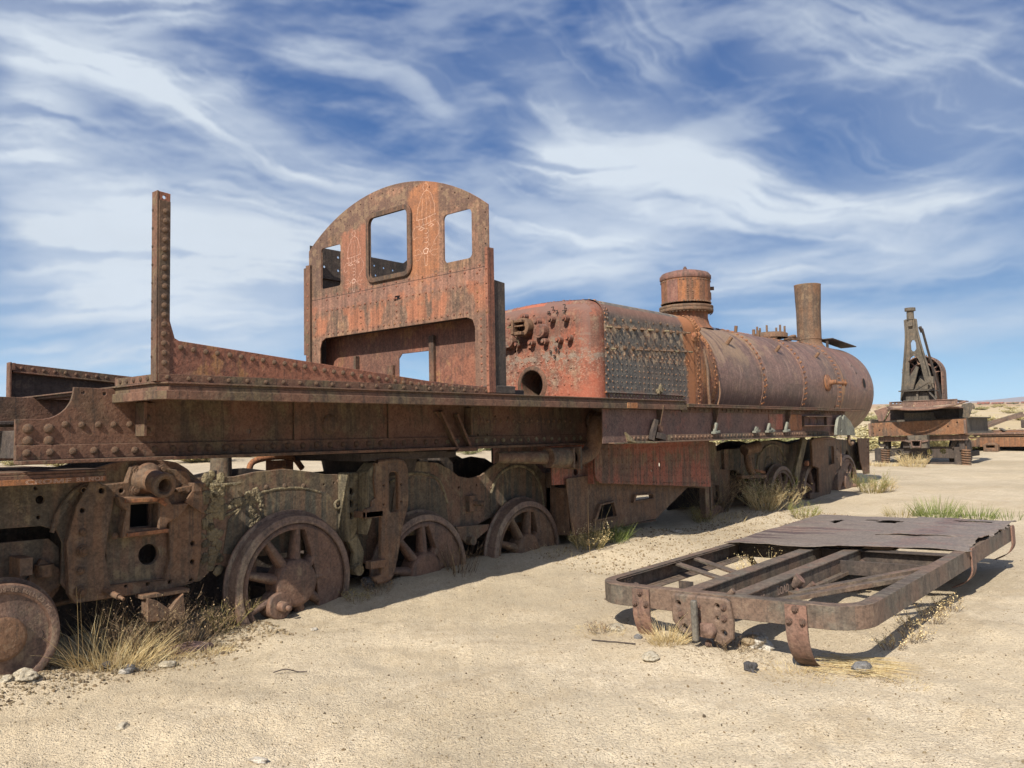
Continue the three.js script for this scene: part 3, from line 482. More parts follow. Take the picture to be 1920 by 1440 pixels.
  const rv = [[3.07, -6.95], [3.07, -6.73], [3.07, -6.52], [3.07, -6.3], [3.08, -6.03], [2.95, -5.9], [2.84, -6.09], [2.78, -5.9], [2.71, -6.19], [2.57, -5.9], [2.71, -6.62], [2.88, -6.94], [2.57, -6.02], [2.57, -6.41], [2.57, -6.62], [2.57, -6.83]].map(([y, z]) => [XB, y, z]);
  for (let r = 0; r < 5; r++) for (let i = 0; i < 16; i++) { const y = 2.48 - r * 0.103 + (i % 2 ? 0.012 : 0), z = -7.25 + i * 0.104 + (r % 2) * 0.04; if (z > -5.9 || Math.hypot((z - hole[0]) / 0.26, (y - hole[1]) / 0.29) < 1) continue; rv.push([XB, y, z]); }
  for (let i = 0; i < 18; i++) { const a = (i / 18) * 6.283; const y = hole[1] + 0.29 * Math.sin(a); if (y > 1.99) rv.push([XB, y, hole[0] + 0.275 * Math.cos(a)]); }
  manyHeads(plate, jit(rv, rl), 'X', 0.016, backMat);
  const lugShadows = []; for (const [y, z] of [[3.13, -6.21], [3.08, -6.27], [3.08, -6.15], [3.14, -6.03], [3.07, -6.04], [2.6, -6.26], [2.6, -6.14], [2.54, -6.2], [2.63, -6.18]]) { lugShadows.push(bar([XB - 0.02, y, z - 0.02], [XB - 0.02, y + 0.004, z + 0.02], 0.012, 0.01)); lugShadows.push(bar([XB - 0.02, y, z + 0.018], [XB - 0.02, y - 0.045, z + 0.004], 0.012, 0.01)); }
  part(plate, 'lug_shadow_bar', lugShadows, M.dark, { stuff: true });  // dark bars modelled after the hooked shadows of small studs
  // wrapper side with stay heads
  const wf = rustFn({ seed: 33, base: [92, 84, 83], alt: [100, 86, 82], patch: [112, 92, 84], dark: [76, 68, 66], th: 0.6, sa: 0.5, vs: 1, da: 0.35 });
  const [wm, wh] = bake(1024, 512, (u, v, c) => {
    wf(u * 0.9, v * 0.5, c); const x = 8.05 + u * 2.7, y = 1.9 + v * 1.5, n = S(NB, u * 3, v * 2), e = S(NC, u * 3, v * 2), drip = S(NB, u * 14, v * 0.7);
    mixc(c, [126, 84, 70], ss(3.1, 2.98, y + (n - 0.5) * 0.06) < 1 ? ss(2.95, 3.1, y) * 0.6 : 0);
    for (const yy of [2.9, 2.65]) mixc(c, e > 0.5 ? [176, 152, 124] : [140, 104, 80], ss(0.14, 0.02, Math.abs(y - yy + 0.05 + (drip - 0.5) * 0.16)) * ss(0.4, 0.58, n * 0.5 + e * 0.5) * 0.85);
    mixc(c, [132, 88, 72], (1 - ss(2.0, 2.12, y + (n - 0.5) * 0.12)) * 0.7);
    const xe = x - 0.12 * (3 - y) ; mixc(c, [158, 102, 64], ss(9.98, 10.06, xe + (n - 0.5) * 0.08) * 0.9);
    mixc(c, [132, 86, 74], (1 - ss(8.08, 8.2, x + (n - 0.5) * 0.06)) * 0.8);
  });
  for (const t of [wm, wh]) place(t, 2.7, 1.5, -8.05 / 2.7, -1.9 / 1.5);
  const wrapMat = mat('firebox wrapper', wm);
  const wrap = part(loco, 'firebox_wrapper', [loft([[8.14, sec(-0.014)], [8.16, sec(-0.014)], [8.3, sec(-0.014)], [9.2, sec(-0.014)], [10.35, sec(-0.014)]])], wrapMat);
  const Z1 = zs + 0.014, wr = [];
  for (let i = 0; i < 22; i++) wr.push([8.17 + (i % 2) * 0.045, 1.98 + i * 0.052, Z1, 'z', 0.018]);
  for (let i = 0; i < 9; i++) { const t = (i / 8) * Math.PI / 2 * 0.98, r = 0.23 + 0.014; wr.push([8.18 + (i % 2) * 0.045, 2.97 + r * Math.sin(t), ZC + 0.69 + r * Math.cos(t), V(0, Math.sin(t), Math.cos(t)), 0.018]); }
  for (let r = 0; r < 7; r++) for (let i = 0; i < 19; i++) wr.push([8.3 + i * 0.1 + (r % 2 ? 0.01 : 0), 2.5 - r * 0.072, Z1, 'z', 0.0125]);
  for (let i = 0; i < 20; i++) wr.push([8.28 + i * 0.098, 2.55, Z1, 'z', 0.014]);
  for (let i = 0; i < 34; i++) wr.push([8.2 + i * 0.065, 3.22 + 0.03, ZC + 0.3, V(0, 1, 0.1), 0.02]);
  manyHeads(wrap, wr, 'z', 0.014, wrapMat);
  manyHeads(plate, Array.from({ length: 26 }, (_, i) => { const t = -0.62 + i * 0.05; return [8.15, 3.205 + 0.035 * Math.cos((t / 0.69) * 1.57), ZC + t]; }), V(-0.3, 1, 0), 0.022, M.maroon);
  const nuts = [], crust = [];
  for (let i = 0; i < 11; i++) { nuts.push([8.28 + i * 0.176, 2.87 + 0.006 * i, Z1]); nuts.push([8.2 + i * 0.186, 2.62 + 0.006 * i, Z1]); crust.push([8.2 + i * 0.176, 2.95 + 0.006 * i + rl() * 0.02, Z1], [8.12 + i * 0.186, 2.68 + 0.006 * i, Z1]); }
  heads(wrap, 'stay_nut', nuts, 'z', 0.027, M.cast, hexnut);
  manyHeads(wrap, crust.map(([x, y, z]) => [x, y, z, 'z', 0.01 + rl() * 0.016]), 'z', 0.022, M.cast);
  for (let i = 0; i < 22; i++) if (rl() < 0.8) { const x = 8.2 + i * 0.093, y = (i % 2 ? 2.6 : 2.86) + 0.004 * i; part(wrap, 'broken_stay', [cy([x, y, Z1], [x + 0.01, y - 0.01, Z1 + 0.05 + rl() * 0.04], 0.013, 0.011, 8)], rl() < 0.4 ? M.tan : M.cast); }
  // mud-ring strip of studs
  part(wrap, 'mud_ring_strip', [bx(8.2, 9.95, 1.975, 2.07, Z1, Z1 + 0.016), bx(8.12, 9.95, 2.068, 2.084, Z1, Z1 + 0.035)], wrapMat);
  const st = []; for (let i = 0; i < 23; i++) st.push([8.26 + i * 0.074, 2.0, Z1 + 0.016]);
  manyHeads(wrap, st.map(([x, y, z]) => [x, y, z]), 'z', 0.022, M.dark, dome, 'stud');
  manyHeads(wrap, st.map(([x, y, z]) => [x + 0.03, 2.045, z]), 'z', 0.018, M.tan, dome, 'stud');
  part(wrap, 'broken_cock', [cy([9.3, 2.12, Z1], [9.3, 2.13, Z1 + 0.07], 0.03, 0.025, 8), bar([9.26, 2.08, Z1 + 0.04], [9.32, 2.2, Z1 + 0.05], 0.03, 0.03), bar([9.34, 2.08, Z1 + 0.03], [9.38, 2.16, Z1 + 0.05], 0.02, 0.02)], M.tan);
  for (const x of [8.62, 9.22, 9.85, 10.25]) part(wrap, 'crown_slot', [plY([[x - 0.1, -0.04], [x, -0.05], [x + 0.1, 0], [x, 0.05]].map(([a, b]) => [a, b + ZC + 0.5]), [], 3.246, 0.006, 0)], M.dark);
  // ribs of the crown seen from the ground
  // throat plate: from the box section round to the barrel
  const rnd = (r, yc) => sec(0).map(([z, y]) => { const a = Math.atan2(y - yc, z - ZC); return y <= 1.9001 ? [ZC + Math.sign(z - ZC) * Math.sqrt(Math.max(0.01, r * r - (1.9 - yc) ** 2)), 1.9] : [ZC + r * Math.cos(a), yc + r * Math.sin(a)]; });
  const lerpS = (a, b, t) => a.map(([z, y], i) => [z + (b[i][0] - z) * t, y + (b[i][1] - y) * t]);
  const A = sec(-0.02), B = rnd(0.965, 2.36);
  const throat = part(loco, 'throat_plate', [loft([[10.3, A], [10.45, A], [10.52, lerpS(A, B, 0.2)], [10.62, lerpS(A, B, 0.7)], [10.72, B], [10.95, B], [10.965, rnd(0.93, 2.36)], [10.965, rnd(0.885, 2.365)]])], M.orange);
  const tr = [];
  for (const [x, sct, n] of [[10.38, A, 26], [10.84, B, 26]]) { const q = sct.slice(6, 19); for (let i = 0; i < n; i++) { const t = (i / n) * 12, k = Math.floor(t), f = t - k, a = q[k], b = q[k + 1]; if (k === 0 || i % 1 === 0) { const seg = k === 0 ? 1 : 1; tr.push([x + (i % 2) * 0.05, a[1] + (b[1] - a[1]) * f, a[0] + (b[0] - a[0]) * f, V(0, -(b[0] - a[0]), b[1] - a[1]).multiplyScalar(seg), 0.02]); } } }
  for (let i = 0; i < 18; i++) { tr.push([10.38 + (i % 2) * 0.05, 1.97 + i * 0.052, A[0][0], 'z', 0.02]); const y = 1.97 + i * 0.06, zz = ZC + Math.sqrt(0.965 ** 2 - (y - 2.36) ** 2); tr.push([10.84 + (i % 2) * 0.05, y, zz, V(0, y - 2.36, zz - ZC), 0.02]); }
  manyHeads(throat, tr, 'z', 0.02, M.orange);
  part(throat, 'blow_down_pipe', [tube([[10.62, 2.75, -5.66], [10.6, 2.5, -5.6], [10.58, 2.2, -5.58], [10.6, 1.95, -5.58]], 0.022), tube([[10.95, 2.3, -5.6], [10.9, 2.12, -5.57], [10.78, 1.95, -5.55]], 0.012)], M.cast);
  for (const [x, y, z] of [[10.25, 3.0, -5.72], [10.45, 2.93, -5.68], [10.3, 2.9, -5.66], [10.55, 3.02, -5.74]]) part(throat, 'broken_flange', [lat([[0.001, 0.07], [0.04, 0.07], [0.045, 0.02], [0.075, 0.02], [0.08, 0]], [x, y, z], [0, 0.45, 0.89], 16)], M.orange);
}
// ---- boiler barrel, smokebox, chimney, dome
{
  const YC = 2.37, rf = rustFn({ seed: 41, base: [124, 90, 82], alt: [114, 84, 76], patch: [138, 104, 86], dark: [96, 76, 68], th: 0.6, sa: 0.45, vs: 1 });
  const X0 = 10.7, XW = 7.4, VH = 5.8;
  const [m, h] = bake(1536, 1024, (u, v, c) => {
    rf(u * 2, v * 1.6, c); const x = X0 + u * XW, a = v * 360, n = S(NB, u * 3, v * 3), e = S(NC, u * 3, v * 2), st = S(NB, u * 16, v * 0.6);  // a: 0 = +z, 90 = up
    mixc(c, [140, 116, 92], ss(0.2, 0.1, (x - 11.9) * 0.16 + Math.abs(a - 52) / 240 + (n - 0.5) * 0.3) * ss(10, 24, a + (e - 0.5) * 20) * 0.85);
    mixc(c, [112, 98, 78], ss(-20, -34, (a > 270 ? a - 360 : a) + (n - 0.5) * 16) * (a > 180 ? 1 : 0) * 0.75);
    mixc(c, [150, 112, 76], ss(0.1, 0.02, Math.abs(x - 16.05) + (n - 0.5) * 0.06) * 0.8);
    mixc(c, [134, 96, 80], ss(16.1, 16.5, x) * 0.5 * ss(0.4, 0.6, n));
    mixc(c, [158, 104, 68], ss(0.09, 0.02, Math.abs(x - 12.62) + (e - 0.5) * 0.08) * ss(0.4, 0.6, e) * 0.8);
    mixc(c, [160, 132, 116], ss(0.58, 0.75, st * 0.6 + e * 0.4) * 0.5); mixc(c, [86, 66, 58], ss(0.6, 0.74, S(NB, u * 22 + 0.3, v * 0.9) * 0.6 + n * 0.4) * 0.6); const gr = 0.86 + 0.28 * S(ND, u * 8, v * 6); c[0] *= gr; c[1] *= gr; c[2] *= gr;
  });
  for (const t of [m, h]) place(t, XW, VH, -X0 / XW, 0);
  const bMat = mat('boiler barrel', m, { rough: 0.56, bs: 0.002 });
  const dent = (x, a, r) => r + (S(NA, x * 0.09, Math.sin(a) * 0.2 + 0.3) - 0.5) * 0.02 + (S(NB, x * 0.2, Math.sin(a) * 0.4) - 0.5) * 0.008;
  const shell = (rings0, n = 96) => {
    const rings = []; rings0.forEach((q, k) => { const p = rings0[k - 1]; if (p && q[0] - p[0] > 0.3) for (let m = 1; m < 14; m++) rings.push([p[0] + ((q[0] - p[0]) * m) / 14, p[1] + ((q[1] - p[1]) * m) / 14]); rings.push(q); }); // [x, r]; uv in metres: along, round from +z over the top
    const pos = [], uv = [], idx = [], nor = [];
    rings.forEach(([x, r, nx = 0]) => { for (let i = 0; i <= n; i++) { const a = (i / n - 0.25) * Math.PI * 2, rd = r + (S(NA, x * 0.09, Math.sin(a) * 0.2 + 0.3) - 0.5) * 0.02 + (S(NB, x * 0.2, Math.sin(a) * 0.4) - 0.5) * 0.008; pos.push(x, YC + rd * Math.sin(a), ZC + rd * Math.cos(a)); uv.push(x, (i / n - 0.25) * VH); const l = Math.hypot(1, nx); nor.push(nx / l, Math.sin(a) / l, Math.cos(a) / l); } });
    for (let k = 0; k + 1 < rings.length; k++) for (let i = 0; i < n; i++) { const a = k * (n + 1) + i, b = a + 1, c = a + n + 1, d = c + 1; idx.push(a, c, b, b, c, d); }
    const g = new THREE.BufferGeometry(); g.setAttribute('position', new THREE.Float32BufferAttribute(pos, 3)); g.setAttribute('uv', new THREE.Float32BufferAttribute(uv, 2)); g.setIndex(idx); g.computeVertexNormals(); g.userData.keep = true; return g;
  };
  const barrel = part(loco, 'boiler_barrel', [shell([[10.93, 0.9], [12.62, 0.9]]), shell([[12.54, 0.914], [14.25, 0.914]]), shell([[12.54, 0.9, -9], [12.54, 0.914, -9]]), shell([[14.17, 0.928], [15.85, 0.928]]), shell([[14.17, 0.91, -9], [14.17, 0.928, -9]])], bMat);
  const rv = [];
  for (const [x, r] of [[12.58, 0.919], [12.64, 0.919], [14.21, 0.933], [14.27, 0.933]]) for (let i = 0; i < 62; i++) { const a = (i / 62) * Math.PI * 2 + (x * 7) % 0.05; if (a > 2.4 && a < 5.3) continue; rv.push([x, YC + dent(x, a, r) * Math.sin(a), ZC + dent(x, a, r) * Math.cos(a), V(0, Math.sin(a), Math.cos(a)), 0.021]); }
  for (let i = 0; i < 70; i++) { const a = 1.5; rv.push([11.1 + i * 0.066, YC + 0.93 * Math.sin(a), ZC + 0.93 * Math.cos(a), V(0, 1, 0.07), 0.018]); }
  manyHeads(barrel, rv, 'z', 0.019, M.orange);
  const pr = []; for (const [x, y] of [[11.7, 2.18], [11.82, 2.18], [11.95, 2.18], [11.75, 2.14], [11.88, 2.14], [12.2, 2.17], [12.33, 2.17], [12.23, 2.13]]) { const zz = ZC + Math.sqrt(0.9 ** 2 - (y - YC) ** 2); pr.push([x, y, zz, V(0, y - YC, zz - ZC), 0.018]); }
  manyHeads(barrel, pr, 'z', 0.018, M.tan);
  const onB = (x, deg, r) => [x, YC + r * Math.sin(R(deg)), ZC + r * Math.cos(R(deg))];
  for (const [x, d] of [[11.75, 38], [13.5, 37], [15.2, 36]]) part(barrel, 'lagging_stud', [cy(onB(x, d, 0.9), onB(x + 0.02, d + 2, 1.02), 0.03, 0.03, 10)], M.cast);
  for (const [x, d] of [[13.0, 74], [13.9, 80], [14.15, 82]]) part(barrel, 'lagging_stud', [cy(onB(x, d, 0.9), onB(x, d + 1, 1.02), 0.028, 0.028, 10)], M.cast);
  const clack = onB(15.25, 4, 0.93);
  part(barrel, 'clack_valve', [lat([[0.001, 0.16], [0.04, 0.16], [0.05, 0.06], [0.1, 0.05], [0.15, 0.02], [0.16, 0]], clack, [0, 0.07, 1], 24), cy([15.25, YC + 0.06, clack[2] + 0.1], [15.62, YC + 0.06, clack[2] + 0.2], 0.03, 0.03, 10), cy([15.55, YC + 0.01, clack[2] + 0.17], [15.55, YC + 0.13, clack[2] + 0.17], 0.015), cy([15.63, YC - 0.0, clack[2] + 0.19], [15.63, YC + 0.13, clack[2] + 0.19], 0.015)], M.orange);
  // smokebox
  const smoke = part(loco, 'smokebox', [shell([[15.78, 0.938], [15.9, 0.938], [16.15, 0.935], [17.75, 0.93], [17.86, 0.915, 0.3], [17.93, 0.88, 1], [17.96, 0.83, 2.5]]), shell([[15.78, 0.92, -9], [15.78, 0.938, -9]]), shell([[15.98, 0.937], [16.0, 0.945], [16.16, 0.945], [16.18, 0.936]])], bMat);
  part(smoke, 'smokebox_front', [lat([[0.83, 0], [0.001, 0.02]], [17.96, YC, ZC], AX, 48)], M.dark);
  const sr = []; for (let i = 0; i < 66; i++) { const a = (i / 66) * Math.PI * 2; if (a > 2.4 && a < 5.3) continue; for (const x of [15.83, 15.9]) sr.push([x + (i % 2) * 0.03, YC + dent(x, a, 0.938) * Math.sin(a), ZC + dent(x, a, 0.938) * Math.cos(a), V(0, Math.sin(a), Math.cos(a)), 0.02]); }
  manyHeads(smoke, sr, 'z', 0.02, M.orange);
  const oval = (x, deg, w, hh) => lat([[0.001, 0], [1, 0]], [0, 0, 0], AZ, 20).scale(w, hh, 1).rotateX(-R(deg)).translate(...onB(x, deg, 0.932));
  part(smoke, 'painted_port_hole', [oval(17.25, 8, 0.075, 0.1)], mono('painted opening shade', 0.004, 0.003, 0.003, 1));  // near-black oval laid on the shell, paints the dark of a hole
  for (const [x, d] of [[16.6, 46], [16.9, 30], [16.95, 20]]) part(smoke, 'bolt_hole', [oval(x, d, 0.03, 0.02)], M.dark);
  part(smoke, 'saddle_seam', [tube([[16.0, 1.93, ZC + 0.84], [17.2, 1.95, ZC + 0.84], [17.9, 1.96, ZC + 0.8]], 0.012)], M.cast);
  part(smoke, 'lifting_plate', [bar([17.1, 3.44, -6.35], [18.05, 3.32, -6.2], 0.35, 0.02), bar([17.1, 3.4, -6.3], [17.1, 3.26, -6.3], 0.05, 0.03)], M.dark);
  // boiler-top seat with broken studs
  part(barrel, 'safety_valve_seat', [lat([[0.3, 0], [0.3, 0.08], [0.26, 0.1], [0.12, 0.11], [0.12, 0.0]], [14.75, YC + 0.92, ZC + 0.1], AY, 28), ...[0, 1, 2, 3, 4, 5].map((i) => cy([14.75 + 0.25 * Math.cos(i), YC + 1.0, ZC + 0.1 + 0.25 * Math.sin(i)], [14.75 + 0.25 * Math.cos(i), YC + 1.14, ZC + 0.1 + 0.25 * Math.sin(i)], 0.02, 0.02, 8))], M.cast);
  part(barrel, 'loose_ring', [new THREE.TorusGeometry(0.1, 0.03, 8, 20).rotateX(1.2).translate(15.5, YC + 0.97, ZC + 0.15), bar([15.3, 3.33, -6.4], [15.7, 3.33, -6.3], 0.06, 0.06)], M.cast);
  part(barrel, 'top_hatch', [lat([[0.22, 0.0], [0.22, 0.03], [0.001, 0.045]], [11.25, YC + 0.905, ZC + 0.22], [0, 0.95, 0.3], 24)], M.maroon);
  // chimney: slightly flared, with a joint near the top
  const ch0 = part(loco, 'chimney', [lat([[0.36, -0.08], [0.3, 0.0], [0.255, 0.05], [0.238, 0.12], [0.24, 0.7], [0.25, 0.94], [0.252, 0.945], [0.262, 1.27], [0.268, 1.29], [0.24, 1.29], [0.225, 0.2]], [16.85, 3.27, ZC], AY, 40), ], M.cast);
  part(ch0, 'band', [lat([[0.238, 0], [0.246, 0.005], [0.246, 0.02], [0.238, 0.025]], [16.85, 3.42, ZC], AY, 40)], M.cast);
  // dome: skirt, flange ring, drum, lid
  const D = [11.8, 3.2, ZC], dm = part(loco, 'steam_dome', [lat([[0.42, 0], [0.36, 0.08], [0.335, 0.18], [0.335, 0.28], [0.4, 0.3]], D, AY, 48), lat([[0.385, 0.42], [0.385, 0.86], [0.38, 0.88]], D, AY, 48)], M.orange);
  part(dm, 'flange_ring', [lat([[0.335, 0.27], [0.41, 0.275], [0.425, 0.29], [0.425, 0.325], [0.41, 0.333], [0.425, 0.34], [0.425, 0.372], [0.41, 0.38], [0.385, 0.382]], D, AY, 48)], M.cast);
  part(dm, 'lid', [lat([[0.395, 0.8], [0.405, 0.82], [0.405, 0.86], [0.37, 0.905], [0.25, 0.94], [0.001, 0.955]], D, AY, 48), cy([11.8, 4.14, ZC], [11.8, 4.21, ZC], 0.04, 0.03, 10), cy([11.8, 4.2, ZC], [11.8, 4.23, ZC], 0.02, 0.02, 8)], M.maroon);
  const dr = []; for (let i = 0; i < 44; i++) { const a = (i / 44) * Math.PI * 2; dr.push([D[0] + 0.386 * Math.cos(a), D[1] + 0.77, D[2] + 0.386 * Math.sin(a), V(Math.cos(a), 0, Math.sin(a)), 0.016]); dr.push([D[0] + 0.386 * Math.cos(a), D[1] + 0.43, D[2] + 0.386 * Math.sin(a), V(Math.cos(a), 0.3, Math.sin(a)), 0.018]); dr.push([D[0] + 0.4 * Math.cos(a), D[1] + 0.265, D[2] + 0.4 * Math.sin(a), V(Math.cos(a) * 0.5, -1, Math.sin(a) * 0.5), 0.018]); }
  for (const a of [2.35, 2.55]) for (let i = 0; i < 9; i++) dr.push([D[0] + 0.386 * Math.cos(a), D[1] + 0.47 + i * 0.034, D[2] + 0.386 * Math.sin(a), V(Math.cos(a), 0, Math.sin(a)), 0.014]);
  manyHeads(dm, dr, 'z', 0.016, M.cast);
  part(dm, 'seam_plate', [new THREE.CylinderGeometry(0.392, 0.392, 0.36, 12, 1, true, Math.PI - 0.78 + 2.05, 0.5).translate(D[0], D[1] + 0.6, D[2])], M.maroon);
  part(dm, 'gauge_cock', [cy([D[0] + 0.3, D[1] + 0.68, D[2] + 0.26], [D[0] + 0.34, D[1] + 0.68, D[2] + 0.32], 0.03), bx(D[0] + 0.29, D[0] + 0.33, D[1] + 0.5, D[1] + 0.62, D[2] + 0.25, D[2] + 0.28)], M.cast);
}
// ---- lower firebox and ash pan between the frames
{
  const lf = part(loco, 'lower_firebox', [plZ([[8.02, 1.46], [10.83, 1.46], [10.83, 0.8], [8.15, 1.0], [8.05, 1.04], [8.01, 1.12]], [[9.46, 1.17, 0.028], [9.26, 1.1, 0.016]], -5.74, 0.02, 0.004)], M.redox);
  part(lf, 'far_panel', [bx(8.02, 10.83, 0.3, 1.46, mir(-5.78), mir(-5.76))], M.dark);
  const rv = []; for (let r = 0; r < 6; r++) for (let i = 0; i < 28; i++) { const x = 8.1 + i * 0.098; if ((r === 0 || i === 0) || i % 1 === 0) { const y = 1.4 - r * 0.075 - (x - 8) * 0.012 * r; if (r < 6) rv.push([x, y, -5.72]); } }
  for (let i = 0; i < 34; i++) rv.push([8.1 + i * 0.08, 1.035 - (i * 0.08) * 0.07, -5.72]);
  manyHeads(lf, rv, 'z', 0.0125, M.redox);
  part(lf, 'front_plate', [bx(8.03, 8.06, 1.0, 1.46, mir(-5.76), -5.76), plZ([[7.4, 1.02], [8.03, 1.0], [8.03, 1.24], [7.4, 1.26]], [[7.85, 1.15, 0.045]], -5.9, 0.02)], M.redox);
  const ash = part(loco, 'ash_pan', [plZ([[7.62, 0.985], [7.62, 1.08], [8.1, 1.1], [11.0, 0.95], [11.0, 0.76], [10.4, 0.82], [9.54, 0.46], [7.72, 0.42]], [[[8.15, 0.57], [8.56, 0.57], [8.56, 0.74], [8.27, 0.72]], [[8.98, 0.73], [9.4, 0.74], [9.38, 0.78], [9.02, 0.79]]], -5.86, 0.016), bx(7.7, 9.6, 0.42, 0.44, mir(-5.88), -5.88)], M.cast);
  part(ash, 'damper_frame', [plZ([[8.08, 0.55], [8.62, 0.57], [8.52, 0.77], [8.22, 0.75]], [[[8.15, 0.57], [8.56, 0.58], [8.5, 0.745], [8.25, 0.73]]], -5.85, 0.05)], M.cast);
  part(ash, 'damper_frame', [plZ([[8.94, 0.71], [9.46, 0.72], [9.44, 0.8], [8.98, 0.81]], [[[8.98, 0.73], [9.42, 0.735], [9.4, 0.785], [9.02, 0.795]]], -5.85, 0.05)], M.cast);
  part(ash, 'end_plate', [plX([[-5.87, 0.43], [-5.87, 0.97], [mir(-5.87), 0.97], [mir(-5.87), 0.43]], [], 7.68, 0.015)], M.cast);
  // lever frame and brackets just ahead of the firebox
  part(loco, 'expansion_bracket', [plZ([[11.0, 1.45], [11.8, 1.42], [11.9, 1.0], [12.24, 0.98], [12.2, 0.46], [11.89, 0.49], [11.86, 0.75], [11.3, 0.8], [11.05, 0.82]], [], -6.16, 0.03)], M.bogie);
  part(loco, 'hanger_column', [bx(10.9, 11.02, 0.35, 1.0, -5.95, -5.85), bx(11.3, 11.42, 0.3, 0.85, -6.1, -6.0), bx(11.15, 11.2, 0.3, 0.8, -6.0, -5.9)], M.bogie);
}

// ---- bogies: plates, brackets, wheels
{
  const zP = -6.22;
  // rear bogie plate (x 0.6 to 8.06) with horn gaps at the axles
  const gap = (x) => [[x + 0.24, 0.47], [x + 0.24, 0.78], [x - 0.24, 0.78], [x - 0.24, 0.47]];
  const top = [[0.6, 1.33], [2.42, 1.34], [2.55, 1.41], [2.68, 1.445], [2.8, 1.455], [3.05, 1.45], [3.16, 1.43], [3.25, 1.375], [3.33, 1.3], [3.66, 1.295], [3.85, 1.325], [4.15, 1.335], [4.4, 1.3], [4.55, 1.27], [4.79, 1.26], [5.25, 1.27], [5.45, 1.33], [5.7, 1.345], [5.95, 1.32], [6.12, 1.25], [6.25, 1.17], [6.41, 1.14], [6.6, 1.16], [6.75, 1.24], [6.92, 1.315], [7.15, 1.345], [7.38, 1.315], [7.52, 1.25], [7.65, 1.15], [7.74, 1.115], [8.06, 1.11], [8.05, 0.63], [7.85, 0.63], [7.8, 0.5]];
  const rearPts = [...top, ...gap(7.15).map(([x, y]) => [x, y]), [6.75, 0.7], [6.4, 0.6], [6.25, 0.5], [6.1, 0.62], ...gap(5.6), [5.1, 0.4], [4.8, 0.45], ...gap(4.1), [3.5, 0.6], [3.36, 0.49], [2.42, 0.5], [2.33, 0.62], [2.34, 0.9], [2.3, 0.99], [2.2, 1.03], [0.6, 1.05]];
  const hl = [[2.16, 1.29, 0.012], [2.19, 1.21, 0.028], [2.18, 1.09, 0.012], [4.65, 1.19, 0.01], [4.54, 1.18, 0.01], [6.52, 1.06, 0.01], [2.94, 0.75, 0.076], [[2.57, 0.76], [2.6, 0.8], [2.63, 0.79], [2.63, 0.73], [2.6, 0.71]], [[2.75, 0.965], [2.95, 0.96], [2.95, 1.13], [2.75, 1.13]], [3.29, 1.07, 0.018], [6.25, 1.05, 0.012]];
  const rp = part(loco, 'bogie_plate', plZ(rearPts, hl, zP - 0.03, 0.03, 0.004), M.bogie);
  part(loco, 'bogie_plate', plZ([...top, [8.06, 0.05], [0.6, 0.05]], [], mir(zP), 0.03, 0.004), M.dark);  // far plate, deepened to the sand to block light and darken the underside
  // raised, scaled areas: thick laps left where cleading broke away
  part(rp, 'splasher_sheet', [plZ([[3.55, 0.68], [3.6, 0.95], [3.78, 1.12], [4.0, 1.17], [4.3, 1.17], [4.58, 1.1], [4.72, 0.95], [4.74, 0.66], [4.5, 0.62], [3.9, 0.62]], [], zP, 0.008, 0.002)], M.bogieDark);
  part(rp, 'splasher_sheet', [plZ([[5.3, 0.75], [5.36, 1.1], [5.6, 1.2], [5.9, 1.16], [6.05, 0.95], [6.1, 0.62], [5.4, 0.62]], [], zP, 0.008, 0.002)], M.bogieDark);
  part(rp, 'splasher_sheet', [plZ([[6.72, 0.78], [6.75, 1.0], [6.9, 1.17], [7.1, 1.22], [7.35, 1.2], [7.55, 1.05], [7.62, 0.8], [7.6, 0.6], [6.9, 0.6]], [], zP, 0.008, 0.002)], M.bogieDark);
  part(rp, 'arch_rib', [tube([[3.62, 0.93, zP], [3.78, 1.1, zP], [3.98, 1.16, zP], [4.3, 1.16, zP + 0.002], [4.5, 1.11, zP]], 0.014, 30, 6), tube([[3.56, 0.98, zP], [3.7, 1.03, zP], [3.82, 1.12, zP]], 0.012, 14, 6), tube([[6.72, 0.9, zP], [6.85, 1.13, zP], [7.1, 1.235, zP], [7.4, 1.2, zP], [7.58, 1.03, zP], [7.66, 0.75, zP]], 0.02, 30, 6), tube([[5.3, 1.16, zP], [5.62, 1.23, zP], [5.95, 1.15, zP], [6.08, 0.9, zP]], 0.016, 24, 6)], M.tan);
  heads(rp, 'rivet', [[3.47, 1.14, zP], [3.95, 1.19, zP], [4.13, 1.19, zP], [4.32, 1.18, zP], [4.7, 1.2, zP], [6.02, 1.0, zP], [7.78, 1.06, zP], [3.36, 1.22, zP]], 'z', 0.022, M.bogie);
  const arch = []; for (let i = 0; i < 13; i++) { const a = R(20 + i * 11.5); arch.push([7.14 + 0.42 * Math.cos(a), 0.86 + 0.42 * Math.sin(a), zP]); } manyHeads(rp, arch, 'z', 0.016, M.bogie);
  manyHeads(rp, [[2.05, 1.2], [1.96, 1.22], [2.06, 1.29], [2.07, 1.14], [1.85, 1.2], [1.7, 1.25]].map(([x, y]) => [x, y, zP]), 'z', 0.03, M.bogieDark, boxUV(new THREE.TorusGeometry(0.8, 0.12, 5, 14).rotateX(Math.PI / 2)), 'worn_ring');
  part(rp, 'pinned_strap', [bar([3.52, 1.23, zP + 0.02], [3.5, 1.235, zP + 0.1], 0.025, 0.025), bar([3.62, 1.235, zP + 0.02], [3.61, 1.24, zP + 0.1], 0.025, 0.025), cy([3.44, 1.235, zP + 0.05], [3.68, 1.24, zP + 0.05], 0.012)], M.tan);
  part(rp, 'lifting_eye', [new THREE.TorusGeometry(0.035, 0.014, 8, 18).translate(4.67, 0.99, zP + 0.03)], M.tan);
